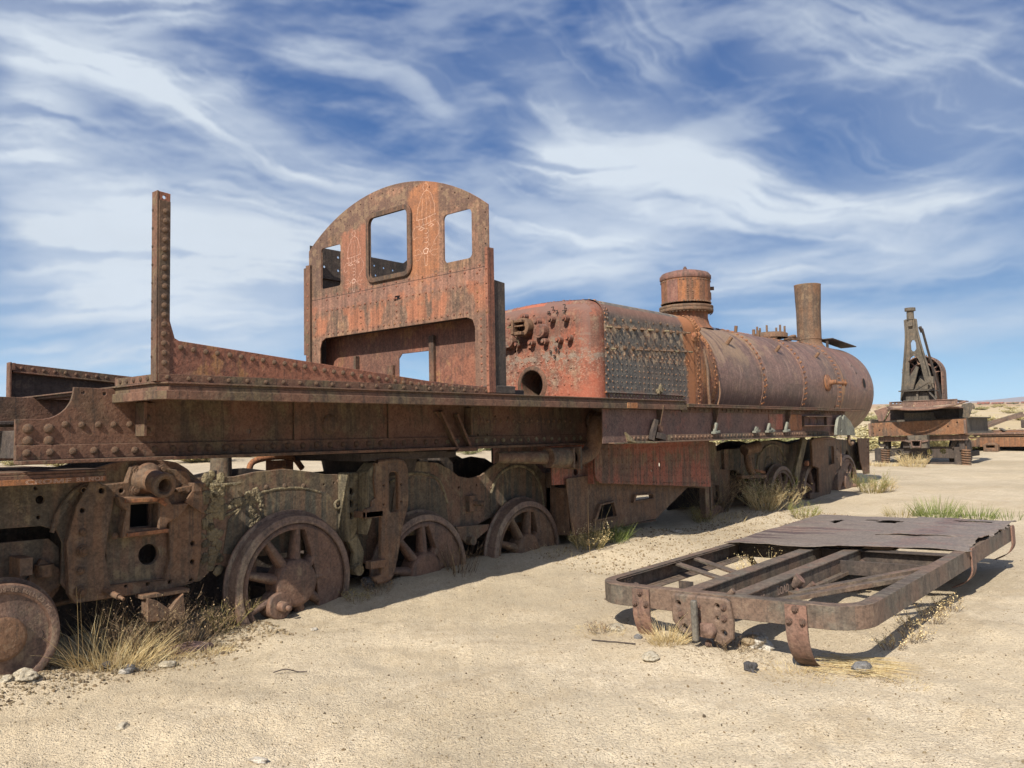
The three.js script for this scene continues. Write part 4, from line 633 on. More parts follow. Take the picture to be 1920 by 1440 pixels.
  part(rp, 'rib', [bar([2.28, 1.03, zP + 0.015], [2.36, 1.18, zP + 0.015], 0.03, 0.03), tube([[2.26, 0.98, zP + 0.02], [2.3, 1.12, zP + 0.02], [2.4, 1.25, zP + 0.02], [2.52, 1.32, zP + 0.02]], 0.016, 14, 6)], M.bogie);
  // cross members between the plates
  part(loco, 'bogie_stretcher', [bx(2.5, 2.54, 0.55, 1.3, mir(-6.25), -6.25), bx(3.3, 3.34, 0.55, 1.25, mir(-6.25), -6.25), bx(4.7, 4.74, 0.5, 1.25, mir(-6.25), -6.25), bx(6.3, 6.34, 0.55, 1.12, mir(-6.25), -6.25), bx(7.95, 7.98, 0.6, 1.1, mir(-6.25), -6.25)], M.dark);
  part(loco, 'centre_casting', [lat([[0.3, 0], [0.45, 0.05], [0.48, 0.2], [0.62, 0.24], [0.62, 0.27]], [5.35, 1.2, -6.57], AY, 28), bx(4.75, 5.95, 1.38, 1.45, -7.1, -5.95), bx(5.0, 5.2, 1.3, 1.38, -6.15, -6.0)], M.dark);
  part(loco, 'stay_column', [lat([[0.2, 0], [0.14, 0.1], [0.1, 0.25], [0.09, 0.6]], [3.95, 0.9, -6.95], AY, 20)], M.bogieDark);
  part(loco, 'stay_column', [bx(6.35, 6.55, 0.9, 1.46, -6.8, -6.6)], M.dark);
  part(loco, 'far_hoop', [tube([[4.28, 1.15, -7.0], [4.28, 1.36, -7.0], [4.4, 1.41, -7.0], [4.75, 1.4, -7.0], [4.85, 1.3, -7.0]], 0.03, 24, 8), bx(4.45, 4.75, 1.15, 1.39, -7.02, -7.0)], M.orange);
  part(loco, 'far_splasher', [plZ([[6.1, 1.1], [6.2, 1.28], [6.45, 1.4], [6.8, 1.42], [7.1, 1.3], [7.2, 1.1]], [], -6.95, 0.02)], M.dark);
  // footplate and buffer end at the rear
  const tail = part(loco, 'tail_plate', [bx(-0.6, 2.47, 1.395, 1.415, -7.35, -5.84), bx(-0.6, 2.47, 1.33, 1.395, -5.86, -5.835)], M.frame);
  part(tail, 'orange_strip', [bx(-0.6, 2.465, 1.332, 1.368, -5.834, -5.826, 0.002)], M.orange);
  part(loco, 'rear_lower_plate', [plZ([[0.6, 0.94], [2.28, 0.93], [2.35, 0.86], [2.36, 0.57], [2.3, 0.5], [0.6, 0.52]], [], -6.34, 0.025)], M.bogie);
  part(loco, 'axle_guard', [bx(2.03, 2.11, 0.72, 0.84, -6.3, -6.1), plZ([[2.12, 0.62], [2.22, 0.8], [2.34, 0.72], [2.35, 0.6], [2.2, 0.52]], [], -6.31, 0.04), cy([2.24, 0.68, -6.27], [2.24, 0.76, -6.27], 0.06, 0.06, 14)], M.cast);
  part(loco, 'brake_rod', [cy([1.9, 0.42, -6.4], [3.1, 0.5, -6.42], 0.018)], M.cast);
  // cylinder mounting: heavy bolted plate with a square window and a recess
  const zB = -6.15;
  const bp = part(loco, 'cylinder_plate', plZ([[2.36, 0.55], [2.4, 0.48], [3.1, 0.475], [3.3, 0.515], [3.33, 0.7], [3.34, 1.27], [3.25, 1.3], [3.2, 1.36], [3.07, 1.385], [3.0, 1.405], [2.78, 1.41], [2.75, 1.3], [2.58, 1.29], [2.5, 1.34], [2.4, 1.15], [2.34, 0.9]], [[[2.64, 0.57], [3.04, 0.56], [3.08, 0.7], [3.06, 1.16], [2.66, 1.19], [2.6, 0.8]], [2.57, 1.25, 0.02], [2.71, 1.24, 0.016], [2.45, 1.26, 0.015], [2.44, 1.12, 0.016], [2.75, 0.55, 0.012], [2.91, 0.54, 0.014], [3.08, 0.53, 0.014], [3.26, 0.8, 0.018], [3.26, 0.66, 0.018], [3.25, 0.52, 0.016]], zP + 0.005, 0.065, 0.006), M.cast);
  part(bp, 'recess_plate', plZ([[2.56, 0.52], [3.12, 0.52], [3.12, 1.2], [2.56, 1.2]], [[2.94, 0.75, 0.078], [[2.57, 0.76], [2.6, 0.8], [2.63, 0.79], [2.63, 0.73], [2.6, 0.71]], [[2.75, 0.965], [2.95, 0.96], [2.95, 1.13], [2.75, 1.13]]], zP + 0.006, 0.012, 0.002), M.bogie);
  part(bp, 'cavity_shade_sheet', [bx(2.5, 3.2, 0.5, 1.25, -6.5, -6.49)], M.dark);  // dark sheet behind the holes, its colour stands in for shade
  const portBox = [[2.66, 1.2], [3.02, 1.18], [3.06, 1.12], [3.2, 1.12], [3.12, 1.02], [3.03, 0.98], [3.0, 0.91], [2.9, 0.9], [2.69, 0.905], [2.7, 1.0], [2.72, 1.1], [2.68, 1.14]];
  part(bp, 'port_box', [plZ(portBox, [[[2.745, 0.965], [2.955, 0.955], [2.955, 1.135], [2.75, 1.14]]], zB - 0.03, 0.1, 0.01)], M.cast);
  part(bp, 'port_box', [bx(2.72, 2.98, 0.94, 1.15, zP - 0.12, zP - 0.11, 0)], mono('painted port shade', 0.006, 0.005, 0.005, 1));  // near-black sheet set behind the port as its inner shade
  part(bp, 'broken_lip', [bar([2.7, 1.17, zB + 0.07], [2.98, 1.165, zB + 0.09], 0.05, 0.03), bar([2.72, 0.925, zB + 0.06], [3.02, 0.93, zB + 0.08], 0.06, 0.028), bar([2.94, 1.16, zB + 0.1], [2.99, 1.12, zB + 0.12], 0.04, 0.03)], M.orange);
  heads(bp, 'hex_nut', [[2.44, 0.84, zB + 0.015], [2.43, 0.56, zB + 0.015], [2.81, 1.38, zB + 0.015], [3.0, 1.385, zB + 0.015], [2.8, 1.24, zB + 0.015], [3.06, 1.22, zB + 0.015], [3.19, 1.22, zB + 0.02]], 'z', 0.033, M.cast, hexnut);
  heads(bp, 'bolt_head', [[2.44, 0.97, zB + 0.015], [2.43, 0.7, zB + 0.015], [2.66, 0.92, zB + 0.015]], 'z', 0.026, M.cast);
  heads(rp, 'hex_nut', [[3.44, 0.91, zP], [3.52, 0.65, zP], [3.48, 1.16, zP]], 'z', 0.03, M.tan, hexnut);
  part(bp, 'long_stud', [cy([2.6, 0.54, zB], [2.63, 0.51, zB + 0.16], 0.022, 0.022, 12), cy([2.63, 0.51, zB + 0.16], [2.645, 0.495, zB + 0.2], 0.013, 0.013, 8)], M.cast);
  part(bp, 'bent_plate', [plZ([[3.24, 1.24], [3.3, 1.2], [3.32, 1.02], [3.16, 1.13]], [], zB + 0.05, 0.02), bar([3.1, 1.22, zB + 0.04], [3.34, 1.25, zB + 0.02], 0.05, 0.03), bx(3.22, 3.29, 1.2, 1.27, zB, zB + 0.08)], M.cast);
  // broken steam pipe stub pointing out and forward
  part(bp, 'steam_pipe_stub', [lat([[0.12, 0.0], [0.115, 0.03], [0.085, 0.06], [0.083, 0.2], [0.092, 0.215], [0.09, 0.25], [0.05, 0.25], [0.045, 0.02]], [2.89, 1.32, zB + 0.01], [0.08, -0.2, 0.97], 26)], M.cast);
  part(bp, 'block', [plZ([[2.83, 0.3], [2.83, 0.47], [2.9, 0.44], [3.0, 0.36], [3.05, 0.42], [3.1, 0.46], [3.12, 0.27]], [], -6.08, 0.1), bx(2.8, 3.16, 0.46, 0.49, -6.12, -6.0)], M.cast);
  // scaled flaking collar between plate and splasher
  const flakes = []; { const r = rng(9); for (let i = 0; i < 70; i++) { const t = r(), x = 3.36 + 0.16 * r() + 0.04 * t, y = 0.55 + t * 0.78, s = 0.015 + r() * 0.03; flakes.push(new THREE.IcosahedronGeometry(s, 0).scale(1, 1.3, 0.4).rotateZ(r() * 6).translate(x, y, zP + 0.004)); } for (let i = 0; i < 40; i++) { const t = r(); flakes.push(new THREE.IcosahedronGeometry(0.012 + r() * 0.02, 0).scale(1, 1, 0.5).translate(3.5 + t * 0.36, 0.98 + t * 0.16 + r() * 0.05, zP + 0.006)); } for (let i = 0; i < 60; i++) flakes.push(new THREE.IcosahedronGeometry(0.01 + r() * 0.014, 0).scale(1, 1, 0.6).translate(3.78 + r() * 0.13, 0.86 + r() * 0.28, zP + 0.008)); }
  part(rp, 'flaked_scale', flakes, M.tan, { stuff: true });
  // ---- guide yoke: pitted flange with holes and a tall slotted casting
  const zY = -5.95;
  const yoke = (dx, parent, tall) => {
    const y = part(parent, 'guide_yoke', [plZ([[4.9, 1.36], [5.17, 1.365], [5.235, 1.34], [5.26, 1.28], [5.265, 1.1], [5.275, 1.0], [5.25, 0.9], [5.19, 0.75], [5.14, 0.6], [5.11, 0.42], [5.08, 0.33], [5.0, 0.285], [4.88, 0.3], [4.87, 0.34], [4.95, 0.35], [4.96, 0.87], [4.78, 0.87], [4.78, 0.95], [4.86, 0.97], [4.9, 1.05], [4.88, 1.2]], [rr(5.055, 5.165, 0.9, 1.27, 0.03), [4.99, 1.15, 0.009], [5.2, 1.15, 0.009], [4.99, 0.98, 0.009], [5.2, 0.99, 0.009]].map((h) => h), zY - 0.03, 0.05, 0.008)], M.cast);
    part(y, 'edge_flange', [tube([[4.92, 1.365, zY], [5.17, 1.37, zY], [5.25, 1.33, zY], [5.272, 1.1, zY], [5.27, 0.98, zY], [5.19, 0.74, zY], [5.12, 0.45, zY], [5.06, 0.31, zY], [4.9, 0.29, zY]], 0.026, 50, 8)], M.cast);
    part(y, 'foot_lug', [bx(4.8, 4.98, 0.42, 0.49, zY - 0.02, zY + 0.06)], M.cast);
    part(y, 'cross_arm', [bx(4.78, 4.98, 0.87, 0.93, zY - 0.2, zY + 0.02), plZ([[4.84, 0.93], [4.96, 0.93], [4.98, 0.99], [4.9, 1.05], [4.86, 1.02]], [], zY - 0.04, 0.05)], M.cast);
    return y;
  };
  const yk = yoke(0, loco);
  part(loco, 'pitted_flange', [plZ([[4.7, 1.28], [4.83, 1.28], [4.92, 1.36], [4.97, 1.36], [4.95, 1.15], [4.86, 0.85], [4.79, 0.7], [4.7, 0.66]], [[4.745, 1.21, 0.03], [4.755, 1.11, 0.03], [4.75, 1.0, 0.03], [4.75, 0.89, 0.028], [4.74, 0.78, 0.026]], -6.14, 0.04, 0.008), bx(4.69, 4.72, 0.66, 1.28, -6.22, -6.08, 0.008), plZ([[4.83, 1.28], [4.92, 1.36], [4.97, 1.36], [4.95, 1.15], [4.88, 0.85], [4.82, 0.72]], [], -6.1, 0.14, 0.01)], M.tan);
  part(loco, 'pitted_flange', [plZ([[4.72, 0.66], [4.82, 0.72], [4.9, 0.55], [4.88, 0.42], [4.76, 0.44], [4.78, 0.55]], [], -6.16, 0.06, 0.01), cy([4.8, 0.4, -6.15], [4.8, 0.4, -6.05], 0.05, 0.05, 14)], M.tan);
  part(loco, 'backing_plate', [plZ([[4.86, 0.86], [4.98, 0.86], [4.98, 0.5], [4.84, 0.5]], [], -6.2, 0.02)], M.bogieDark);
  // spring link and end bracket between wheels two and three
  part(loco, 'spring_link', [plZ([[6.12, 0.66], [6.62, 0.64], [6.6, 0.58], [6.36, 0.47], [6.27, 0.47], [6.14, 0.56]], [], -6.17, 0.04, 0.006), bx(6.35, 6.48, 0.79, 0.96, zP, -6.16), cy([6.42, 0.88, -6.17], [6.47, 0.87, -6.06], 0.03), cy([6.3, 0.5, -6.15], [6.3, 0.5, -6.06], 0.045, 0.045, 16)], M.bogie);
  part(loco, 'end_bracket', [bx(7.68, 7.9, 0.66, 1.14, -6.2, -6.13), bx(7.86, 7.89, 0.66, 1.15, -6.14, -6.02), bx(7.7, 7.72, 0.68, 1.12, -6.14, -6.08)], M.cast);
  // steam pipe elbow hanging from the footplate
  part(loco, 'elbow_pipe', [tube([[8.16, 1.72, -5.86], [8.12, 1.73, -5.68], [8.0, 1.75, -5.58], [7.86, 1.72, -5.56], [7.8, 1.6, -5.56], [7.79, 1.48, -5.57], [7.74, 1.38, -5.6], [7.62, 1.33, -5.62], [7.52, 1.33, -5.63]], 0.09, 48, 16), new THREE.TorusGeometry(0.105, 0.03, 8, 22).translate(8.12, 1.72, -5.8)], M.cast);
  part(loco, 'pipe_flange', [plX([[-5.5, 1.2], [-5.5, 1.45], [-5.75, 1.45], [-5.75, 1.2]], [[-5.62, 1.33, 0.07]], 7.44, 0.03, 0.008), plX([[-5.52, 1.22], [-5.52, 1.43], [-5.73, 1.43], [-5.73, 1.22]], [[-5.62, 1.33, 0.075]], 7.34, 0.03, 0.008), cy([7.05, 1.34, -5.66], [7.34, 1.33, -5.63], 0.11, 0.11, 22), cy([6.5, 1.36, -5.9], [7.05, 1.34, -5.68], 0.06, 0.07, 16)], M.bogie);
  // ---- wheels
  const tyreP = [[0.5, 0], [0.555, -0.002], [0.566, -0.014], [0.572, -0.1], [0.6, -0.11], [0.606, -0.122], [0.6, -0.138], [0.5, -0.138], [0.5, 0]];
  const rimP = [[0.445, -0.02], [0.5, -0.012], [0.5, -0.125], [0.445, -0.12], [0.445, -0.02]];
  function driver(x, y, turn, cw, material, parent = loco) {
    const o = [x, y, -6.03], spin = (g) => g.rotateZ(turn).translate(...o), pol = (r, a) => [r * Math.cos(R(a)), r * Math.sin(R(a))];
    const hub = [lat([[0.001, 0.022], [0.16, 0.022], [0.19, 0.01], [0.205, -0.02], [0.2, -0.16]], [0, 0, 0], AZ, 36)];
    const w = part(parent, 'wheel', hub.map(spin), material);
    part(w, 'rim', [spin(lat(rimP, [0, 0, 0], AZ, 64))], material);
    part(w, 'tyre', [spin(lat(tyreP, [0, 0, 0], AZ, 72)), spin(lat([[0.505, 0.004], [0.52, 0.006], [0.53, 0.001]], [0, 0, 0], AZ, 64))], M.tyre);
    for (let i = 0; i < 9; i++) { const a = 85 + i * 40; const [x1, y1] = pol(0.17, a), [x2, y2] = pol(0.46, a); part(w, 'spoke', [spin(new THREE.CylinderGeometry(0.032, 0.05, 0.3, 10).scale(1, 1, 1.5).rotateZ(R(a) - Math.PI / 2).translate((x1 + x2) / 2, (y1 + y2) / 2, -0.07))], material); }
    // counterweight: a crescent closing one side
    const cp = []; for (let i = 0; i <= 20; i++) { const a = 80 - (i / 20) * 140; cp.push(pol(0.475, a)); } for (let i = 0; i <= 12; i++) { const t = i / 12, a = [0.24, -0.41], b = [0.09, 0.0], c = [0.082, 0.468]; cp.push([(1 - t) ** 2 * a[0] + 2 * t * (1 - t) * (b[0] + 0.16) + t * t * c[0], (1 - t) ** 2 * a[1] + 2 * t * (1 - t) * (b[1]) + t * t * c[1]]); }
    if (cw) part(w, 'counterweight', [spin(plZ(cp, [], -0.09, 0.078, 0.006))], material);
    part(w, 'crank_boss', [spin(lat([[0.001, 0.03], [0.1, 0.03], [0.112, 0.018], [0.115, -0.12]], [-0.17, -0.16, 0], AZ, 28))], material);
    part(w, 'crank_pin', [spin(lat([[0.001, 0.1], [0.034, 0.1], [0.042, 0.085], [0.045, 0.03]], [-0.17, -0.16, 0], AZ, 20)), spin(lat([[0.001, 0.15], [0.02, 0.15], [0.024, 0.12]], [-0.165, -0.165, 0], AZ, 12))], material);
    part(w, 'axle', [cy([x, y, mir(-6.1)], [x, y, -6.1], 0.085, 0.085, 16)], M.dark);
    return w;
  }
  const farWheel = (x, y) => { part(loco, 'far_wheel', [lat(tyreP, [x, y, mir(-6.03)], [0, 0, -1], 48), lat(rimP, [x, y, mir(-6.03)], [0, 0, -1], 48), lat([[0.001, 0.02], [0.2, 0.02], [0.2, -0.14]], [x, y, mir(-6.03)], [0, 0, -1], 24), ...Array.from({ length: 9 }, (_, i) => { const a = i * 0.698; return cy([x + 0.16 * Math.cos(a), y + 0.16 * Math.sin(a), mir(-6.1)], [x + 0.46 * Math.cos(a), y + 0.46 * Math.sin(a), mir(-6.1)], 0.045, 0.035, 8); })], M.wheel); };
  driver(4.12, 0.385, 0, true, M.wheel); driver(5.6, 0.27, 0.1, true, M.wheel); driver(7.15, 0.29, -0.06, true, M.cast);
  driver(14.05, 0.4, 0.9, false, M.wheel); driver(15.5, 0.42, 1.2, false, M.wheel); driver(17.2, 0.5, 2.1, true, M.wheel);
  for (const [x, y] of [[4.12, 0.385], [5.6, 0.27], [7.15, 0.29], [14.05, 0.4], [15.5, 0.42], [17.2, 0.5]]) farWheel(x, y);
  // small carrying wheels
  const disc = (x, y, z, r) => { const w = part(loco, 'carrying_wheel', [lat([[0.001, 0.0], [0.0, 0.0], [r * 0.38, 0.0], [r * 0.42, -0.014], [r * 0.8, -0.03], [r * 0.84, -0.008], [r * 0.97, -0.004], [r, -0.02], [r + 0.002, -0.1], [r + 0.03, -0.11], [r + 0.03, -0.135], [r * 0.8, -0.135]], [x, y, z], AZ, 64)], M.wheel); part(w, 'hub_cap', [lat([[0.001, 0.02], [r * 0.34, 0.02], [r * 0.4, 0.0]], [x, y, z], AZ, 32)], M.cast); return w; };
  const cwh = disc(1.9, 0.36, -5.97, 0.345);
  { const c = document.createElement('canvas'); c.width = c.height = 512; const g = c.getContext('2d'); g.clearRect(0, 0, 512, 512); g.font = 'bold 26px sans-serif'; g.fillStyle = 'rgba(176,150,130,0.45)'; g.textAlign = 'center'; const t = '-95-08.FULL 23 PC'; g.translate(256, 256); for (let i = 0; i < t.length; i++) { g.save(); g.rotate(-0.15 + i * 0.075); g.fillText(t[i], 0, -216); g.restore(); } const tx = new THREE.CanvasTexture(c); tx.colorSpace = THREE.SRGBColorSpace; const m = new THREE.MeshStandardMaterial({ map: tx, transparent: true, roughness: 0.9 }); m.name = 'cast lettering'; const rg = new THREE.RingGeometry(0.285, 0.335, 60, 1).translate(1.9, 0.36, -5.969); const p = rg.attributes.position, uv = rg.attributes.uv; for (let i = 0; i < p.count; i++) uv.setXY(i, (p.getX(i) - 1.9) / 0.7 + 0.5, (p.getY(i) - 0.36) / 0.7 + 0.5); rg.userData.keep = true; part(cwh, 'rim_lettering', [rg], m); }
  part(cwh, 'painted_lightening_hole', [lat([[0.001, 0], [0.032, 0], [0.04, 0.006]], [2.105, 0.345, -6.0], AZ, 20)], mono('painted wheel hole shade', 0.006, 0.005, 0.005, 1));  // flat near-black disc painted as the shade within a hole
  disc(11.55, 0.1, -6.0, 0.38);
  part(loco, 'axle', [cy([1.9, 0.36, mir(-6.0)], [1.9, 0.36, -6.0], 0.07, 0.07, 12), cy([11.55, 0.1, mir(-6.0)], [11.55, 0.1, -6.0], 0.07, 0.07, 12)], M.dark);
  // ---- front bogie
  const fpts = [[11.6, 1.25], [12.4, 1.3], [13.2, 1.3], [13.5, 1.38], [13.8, 1.41], [14.2, 1.4], [14.47, 1.36], [14.8, 1.32], [15.3, 1.39], [15.8, 1.4], [16.3, 1.35], [17.0, 1.4], [17.6, 1.36], [18.3, 1.36], [18.3, 0.7], [17.7, 0.7], [17.45, 0.8], [16.95, 0.8], [16.6, 0.6], [15.8, 0.55], [15.2, 0.7], [14.6, 0.6], [13.6, 0.6], [13.2, 0.75], [12.6, 0.95], [12.2, 0.98], [11.6, 0.9]];
  const fp2 = part(loco, 'bogie_plate', plZ(fpts, [[13.25, 1.12, 0.02], [17.75, 1.05, 0.09]], zP - 0.03, 0.03, 0.004), M.bogieDark);
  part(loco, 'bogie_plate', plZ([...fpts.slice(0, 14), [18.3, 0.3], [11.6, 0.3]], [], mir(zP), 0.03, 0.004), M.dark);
  part(fp2, 'arch_rib', [tube([[13.4, 0.7, zP], [13.45, 1.1, zP], [13.8, 1.3, zP], [14.3, 1.3, zP], [14.6, 1.05, zP]], 0.025, 24, 6), tube([[13.7, 0.95, zP], [13.85, 1.12, zP], [14.05, 1.05, zP], [13.95, 0.9, zP]], 0.016, 20, 6), tube([[14.3, 1.3, zP], [14.25, 1.1, zP], [14.55, 1.0, zP]], 0.014, 14, 6)], M.tan);
  part(fp2, 'vertical_rib', [bx(12.15, 12.3, 0.5, 1.3, zP, zP + 0.05), bx(11.75, 11.83, 0.55, 1.25, zP, zP + 0.05)], M.bogie);
  const head = part(loco, 'headstock_plate', [plZ([[17.9, 1.38], [18.62, 1.38], [18.55, 0.62], [18.2, 0.62], [18.0, 0.9]], [0, 1, 2, 3, 4, 5].map((i) => [18.5, 1.3 - i * 0.115, 0.022]), -6.06, 0.02), bx(17.95, 18.55, 0.7, 1.36, mir(-6.1), mir(-6.08))], M.cast);
  part(head, 'beam_web', [bx(18.3, 18.33, 0.7, 1.3, mir(-6.08), -6.08)], M.dark);
  part(loco, 'slanted_stay', [bar([15.0, 1.43, -6.02], [14.52, 0.74, -6.02], 0.06, 0.2, 0.01)], M.tan);
  const fy = part(loco, 'guide_yoke', [plZ([[15.14, 1.4], [15.8, 1.4], [16.3, 1.38], [16.5, 1.32], [16.58, 1.22], [16.52, 0.85], [16.12, 0.68], [15.89, 0.36], [15.47, 0.25], [14.95, 0.34], [14.96, 0.44], [15.4, 0.42], [15.42, 0.87], [15.14, 0.92]], [[[15.92, 1.28], [16.22, 1.26], [16.22, 0.92], [15.9, 0.89]], [16.4, 1.2, 0.02], [16.4, 1.0, 0.02]], -5.98, 0.05, 0.008)], M.cast);
  part(fy, 'edge_flange', [tube([[15.2, 1.41, -5.95], [16.3, 1.39, -5.95], [16.55, 1.28, -5.95], [16.56, 0.85, -5.95], [16.15, 0.68, -5.95], [15.9, 0.36, -5.95], [15.47, 0.25, -5.95]], 0.03, 50, 8)], M.cast);
  part(loco, 'broken_cylinder', [cy([12.5, 1.28, -6.0], [12.78, 1.33, -5.9], 0.09, 0.1, 18), tube([[12.6, 1.25, -6.0], [12.62, 1.0, -5.98], [12.8, 0.85, -5.98]], 0.06, 16, 10), bar([12.3, 0.86, -6.0], [13.05, 0.84, -5.92], 0.1, 0.05), bar([12.35, 0.62, -6.02], [12.7, 0.6, -5.98], 0.07, 0.04), bx(12.75, 13.2, 0.3, 0.75, -6.15, -6.05)], M.cast);
  part(loco, 'broken_bracket', [bar([12.75, 0.95, -5.95], [13.0, 0.9, -5.9], 0.05, 0.04), lat([[0.05, 0], [0.05, 0.06], [0.001, 0.06]], [14.9, 0.98, -5.98], AZ, 14)], M.orange);
}
let groundAt;

// ================================================================ FLAT WAGON FRAME in the sand
{
  const cart = thing('flat_wagon_frame', 'low rusted flat wagon frame with torn deck sheet, beside the locomotive', 'wagon frame', [0, 0, 0]);
  const L = 4.65, Wd = 1.02, T = 0.4;
  const ringShape = (o) => rr(o, L - o, -Wd + o, Wd - o, Math.max(0.05, 0.26 - o), 8);
  const rim = part(cart, 'rim_channel', [plY(ringShape(0), [ringShape(0.016)], T - 0.15, 0.15, 0.003), plY(ringShape(0.012), [ringShape(0.085)], T - 0.014, 0.015, 0.003), plY(ringShape(0.012), [ringShape(0.08)], T - 0.149, 0.014, 0.003)], M.cart);
  for (const z of [-0.22, 0.14]) part(cart, 'long_beam', [bx(0.03, L - 0.03, T - 0.022, T - 0.006, z - 0.062, z + 0.062), bx(0.03, L - 0.03, T - 0.14, T - 0.022, z - 0.008 + 0.04, z + 0.008 + 0.04), bx(0.03, L - 0.03, T - 0.155, T - 0.14, z - 0.055, z + 0.062)], M.cart);
  part(cart, 'cross_beam', [bx(2.46, 2.475, T - 0.15, T - 0.012, -Wd + 0.02, Wd - 0.02), bx(2.4, 2.48, T - 0.03, T - 0.016, -Wd + 0.02, Wd - 0.02)], M.dark);
  for (const x of [1.9, 3.5, 4.2]) part(cart, 'cross_beam', [bx(x, x + 0.015, T - 0.15, T - 0.03, x < 2 ? 0.2 : -Wd + 0.02, Wd - 0.02)], M.dark);
  for (const [a, b] of [[[1.2, T - 0.03, -0.98], [0.78, T - 0.06, -0.28]], [[1.52, T - 0.03, -0.98], [1.06, T - 0.06, -0.28]]]) part(cart, 'brace', [bar(a, b, 0.07, 0.02)], M.cart);
  for (const [a, b] of [[[0.5, T - 0.12, 0.22], [1.6, T - 0.05, 0.95]], [[0.8, T - 0.12, 0.22], [1.95, T - 0.04, 0.95]]]) part(cart, 'brace', [bar(a, b, 0.06, 0.035)], M.cart);
  part(cart, 'lower_angle', [bx(0.06, 2.4, T - 0.15, T - 0.138, 0.18, 0.26), bx(0.06, 2.4, T - 0.15, T - 0.12, 0.255, 0.265)], M.cart);
  part(cart, 'lower_angle', [bx(0.1, 2.4, T - 0.15, T - 0.138, -0.98, -0.86)], M.cart);
  for (const [x, y, z, r] of [[0.12, T - 0.06, -0.72, 0.04], [0.2, T - 0.12, 0.24, 0.026], [0.95, T - 0.06, 0.2, 0.045], [0.85, T - 0.13, 0.22, 0.02], [1.15, T - 0.13, 0.22, 0.02], [2.3, T - 0.13, 0.22, 0.025], [0.05, T - 0.005, 0.1, 0.02]]) part(cart, 'bolt', [cy([x, y - 0.02, z - 0.02], [x + 0.01, y + 0.035, z + 0.04], r, r, 12)], M.craneRed);
  // deck: one torn sheet, buckled, with a second overlapping at the back
  const sheet = (x0, x1, z0, z1, nx, nz, y0, fx, tears, seed) => {
    const r = (x, z) => (S(NA, x * 0.23 + seed, z * 0.31) - 0.5) * 0.03 + (S(NB, x * 0.5, z * 0.5 + seed) - 0.5) * 0.012;
    const P = []; for (let i = 0; i <= nx; i++) for (let j = 0; j <= nz; j++) { const z = z0 + ((z1 - z0) * j) / nz, s = fx(z), e = x1 + (S(NB, z * 0.9, seed) - 0.5) * 0.06, x = s + ((e - s) * i) / nx; const edge = Math.exp(-(x - s) / 0.12) * (S(NA, z * 0.3, seed + 0.3) - 0.5) * 0.025 + Math.exp(-(z1 - z) / 0.06) * (S(NB, x * 0.7, seed) - 0.6) * 0.07; const zz = z + (j === nz ? (S(NC, x * 0.4, seed) - 0.5) * 0.08 : 0); P.push([x, y0 + r(x, z) + edge, zz]); }
    const keep = (i, j) => { const a = P[i * (nz + 1) + j]; for (const [cx, cz, rx, rz] of tears) if (Math.hypot((a[0] - cx) / rx, (a[2] - cz) / rz) < 0.75 + 0.5 * S(NC, a[0], a[2])) return false; return true; };
    const pos = [], idx = []; for (const d of [0, -0.007]) for (const [x, y, z] of P) pos.push(x, y + d, z);
    const n = P.length, id = (i, j) => i * (nz + 1) + j;
    for (let i = 0; i < nx; i++) for (let j = 0; j < nz; j++) { if (!keep(i, j)) continue; const a = id(i, j), b = id(i, j + 1), c = id(i + 1, j), d = id(i + 1, j + 1); idx.push(a, b, c, b, d, c, a + n, c + n, b + n, b + n, c + n, d + n);
      if (i === 0) idx.push(a, a + n, b, b, a + n, b + n); if (i === nx - 1) idx.push(c, d, c + n, d, d + n, c + n); if (j === nz - 1) idx.push(b, b + n, d, d, b + n, d + n); if (j === 0) idx.push(a, c, a + n, c, c + n, a + n); }
    const g = new THREE.BufferGeometry(); g.setAttribute('position', new THREE.Float32BufferAttribute(pos, 3)); g.setIndex(idx); g.computeVertexNormals(); return g;
  };
  const [dm] = bake(1024, 1024, (u, v, c) => {
    const a = S(NA, u, v), b = S(NB, u * 2, v), st = S(NB, u * 8, v), s2 = S(NC, u * 5, v), f = S(ND, u * 2, v * 3), x = u * 3, z = v * 3;
    c[0] = 118; c[1] = 107; c[2] = 97; mixc(c, [134, 122, 111], ss(0.45, 0.65, st * 0.6 + a * 0.4) * 0.8); mixc(c, [104, 92, 87], ss(0.5, 0.68, s2 * 0.3 + st * 0.4 + b * 0.3) * 0.7); mixc(c, [80, 66, 63], ss(0.62, 0.76, a * 0.5 + st * 0.5) * 0.8); mixc(c, [134, 104, 90], ss(0.58, 0.7, b * 0.7 + f * 0.3) * 0.4);
    const g = 0.86 + 0.28 * f; c[0] *= g; c[1] *= g; c[2] *= g;
  }); place(dm, 3, 3);
  const deckM = mat('worn deck sheet', dm, { rough: 0.6, bs: 0.002 });
  const front = (z) => 2.22 + Math.max(0, z + 0.2) * 0.28 + (S(NB, z * 0.4, 0.1) - 0.5) * 0.1 + (S(NC, z * 0.8, 0.4) - 0.5) * 0.02;
  part(cart, 'deck_sheet', [sheet(2.3, L - 0.0, -Wd + 0.0, Wd - 0.01, 60, 44, T + 0.024, front, [[4.05, -0.62, 0.17, 0.035], [4.2, -0.12, 0.12, 0.12], [4.4, 0.66, 0.07, 0.2], [4.3, -0.33, 0.05, 0.09]], 0.2)], deckM);
  part(cart, 'deck_sheet', [sheet(3.3, L, 0.1, Wd - 0.02, 20, 24, T + 0.035, (z) => 3.15 + (z - 0.1) * 0.12 + (S(NB, z * 0.8, 0.6) - 0.5) * 0.1, [[4.4, 0.66, 0.07, 0.2], [4.2, -0.12, 0.12, 0.12]], 0.5)], deckM);
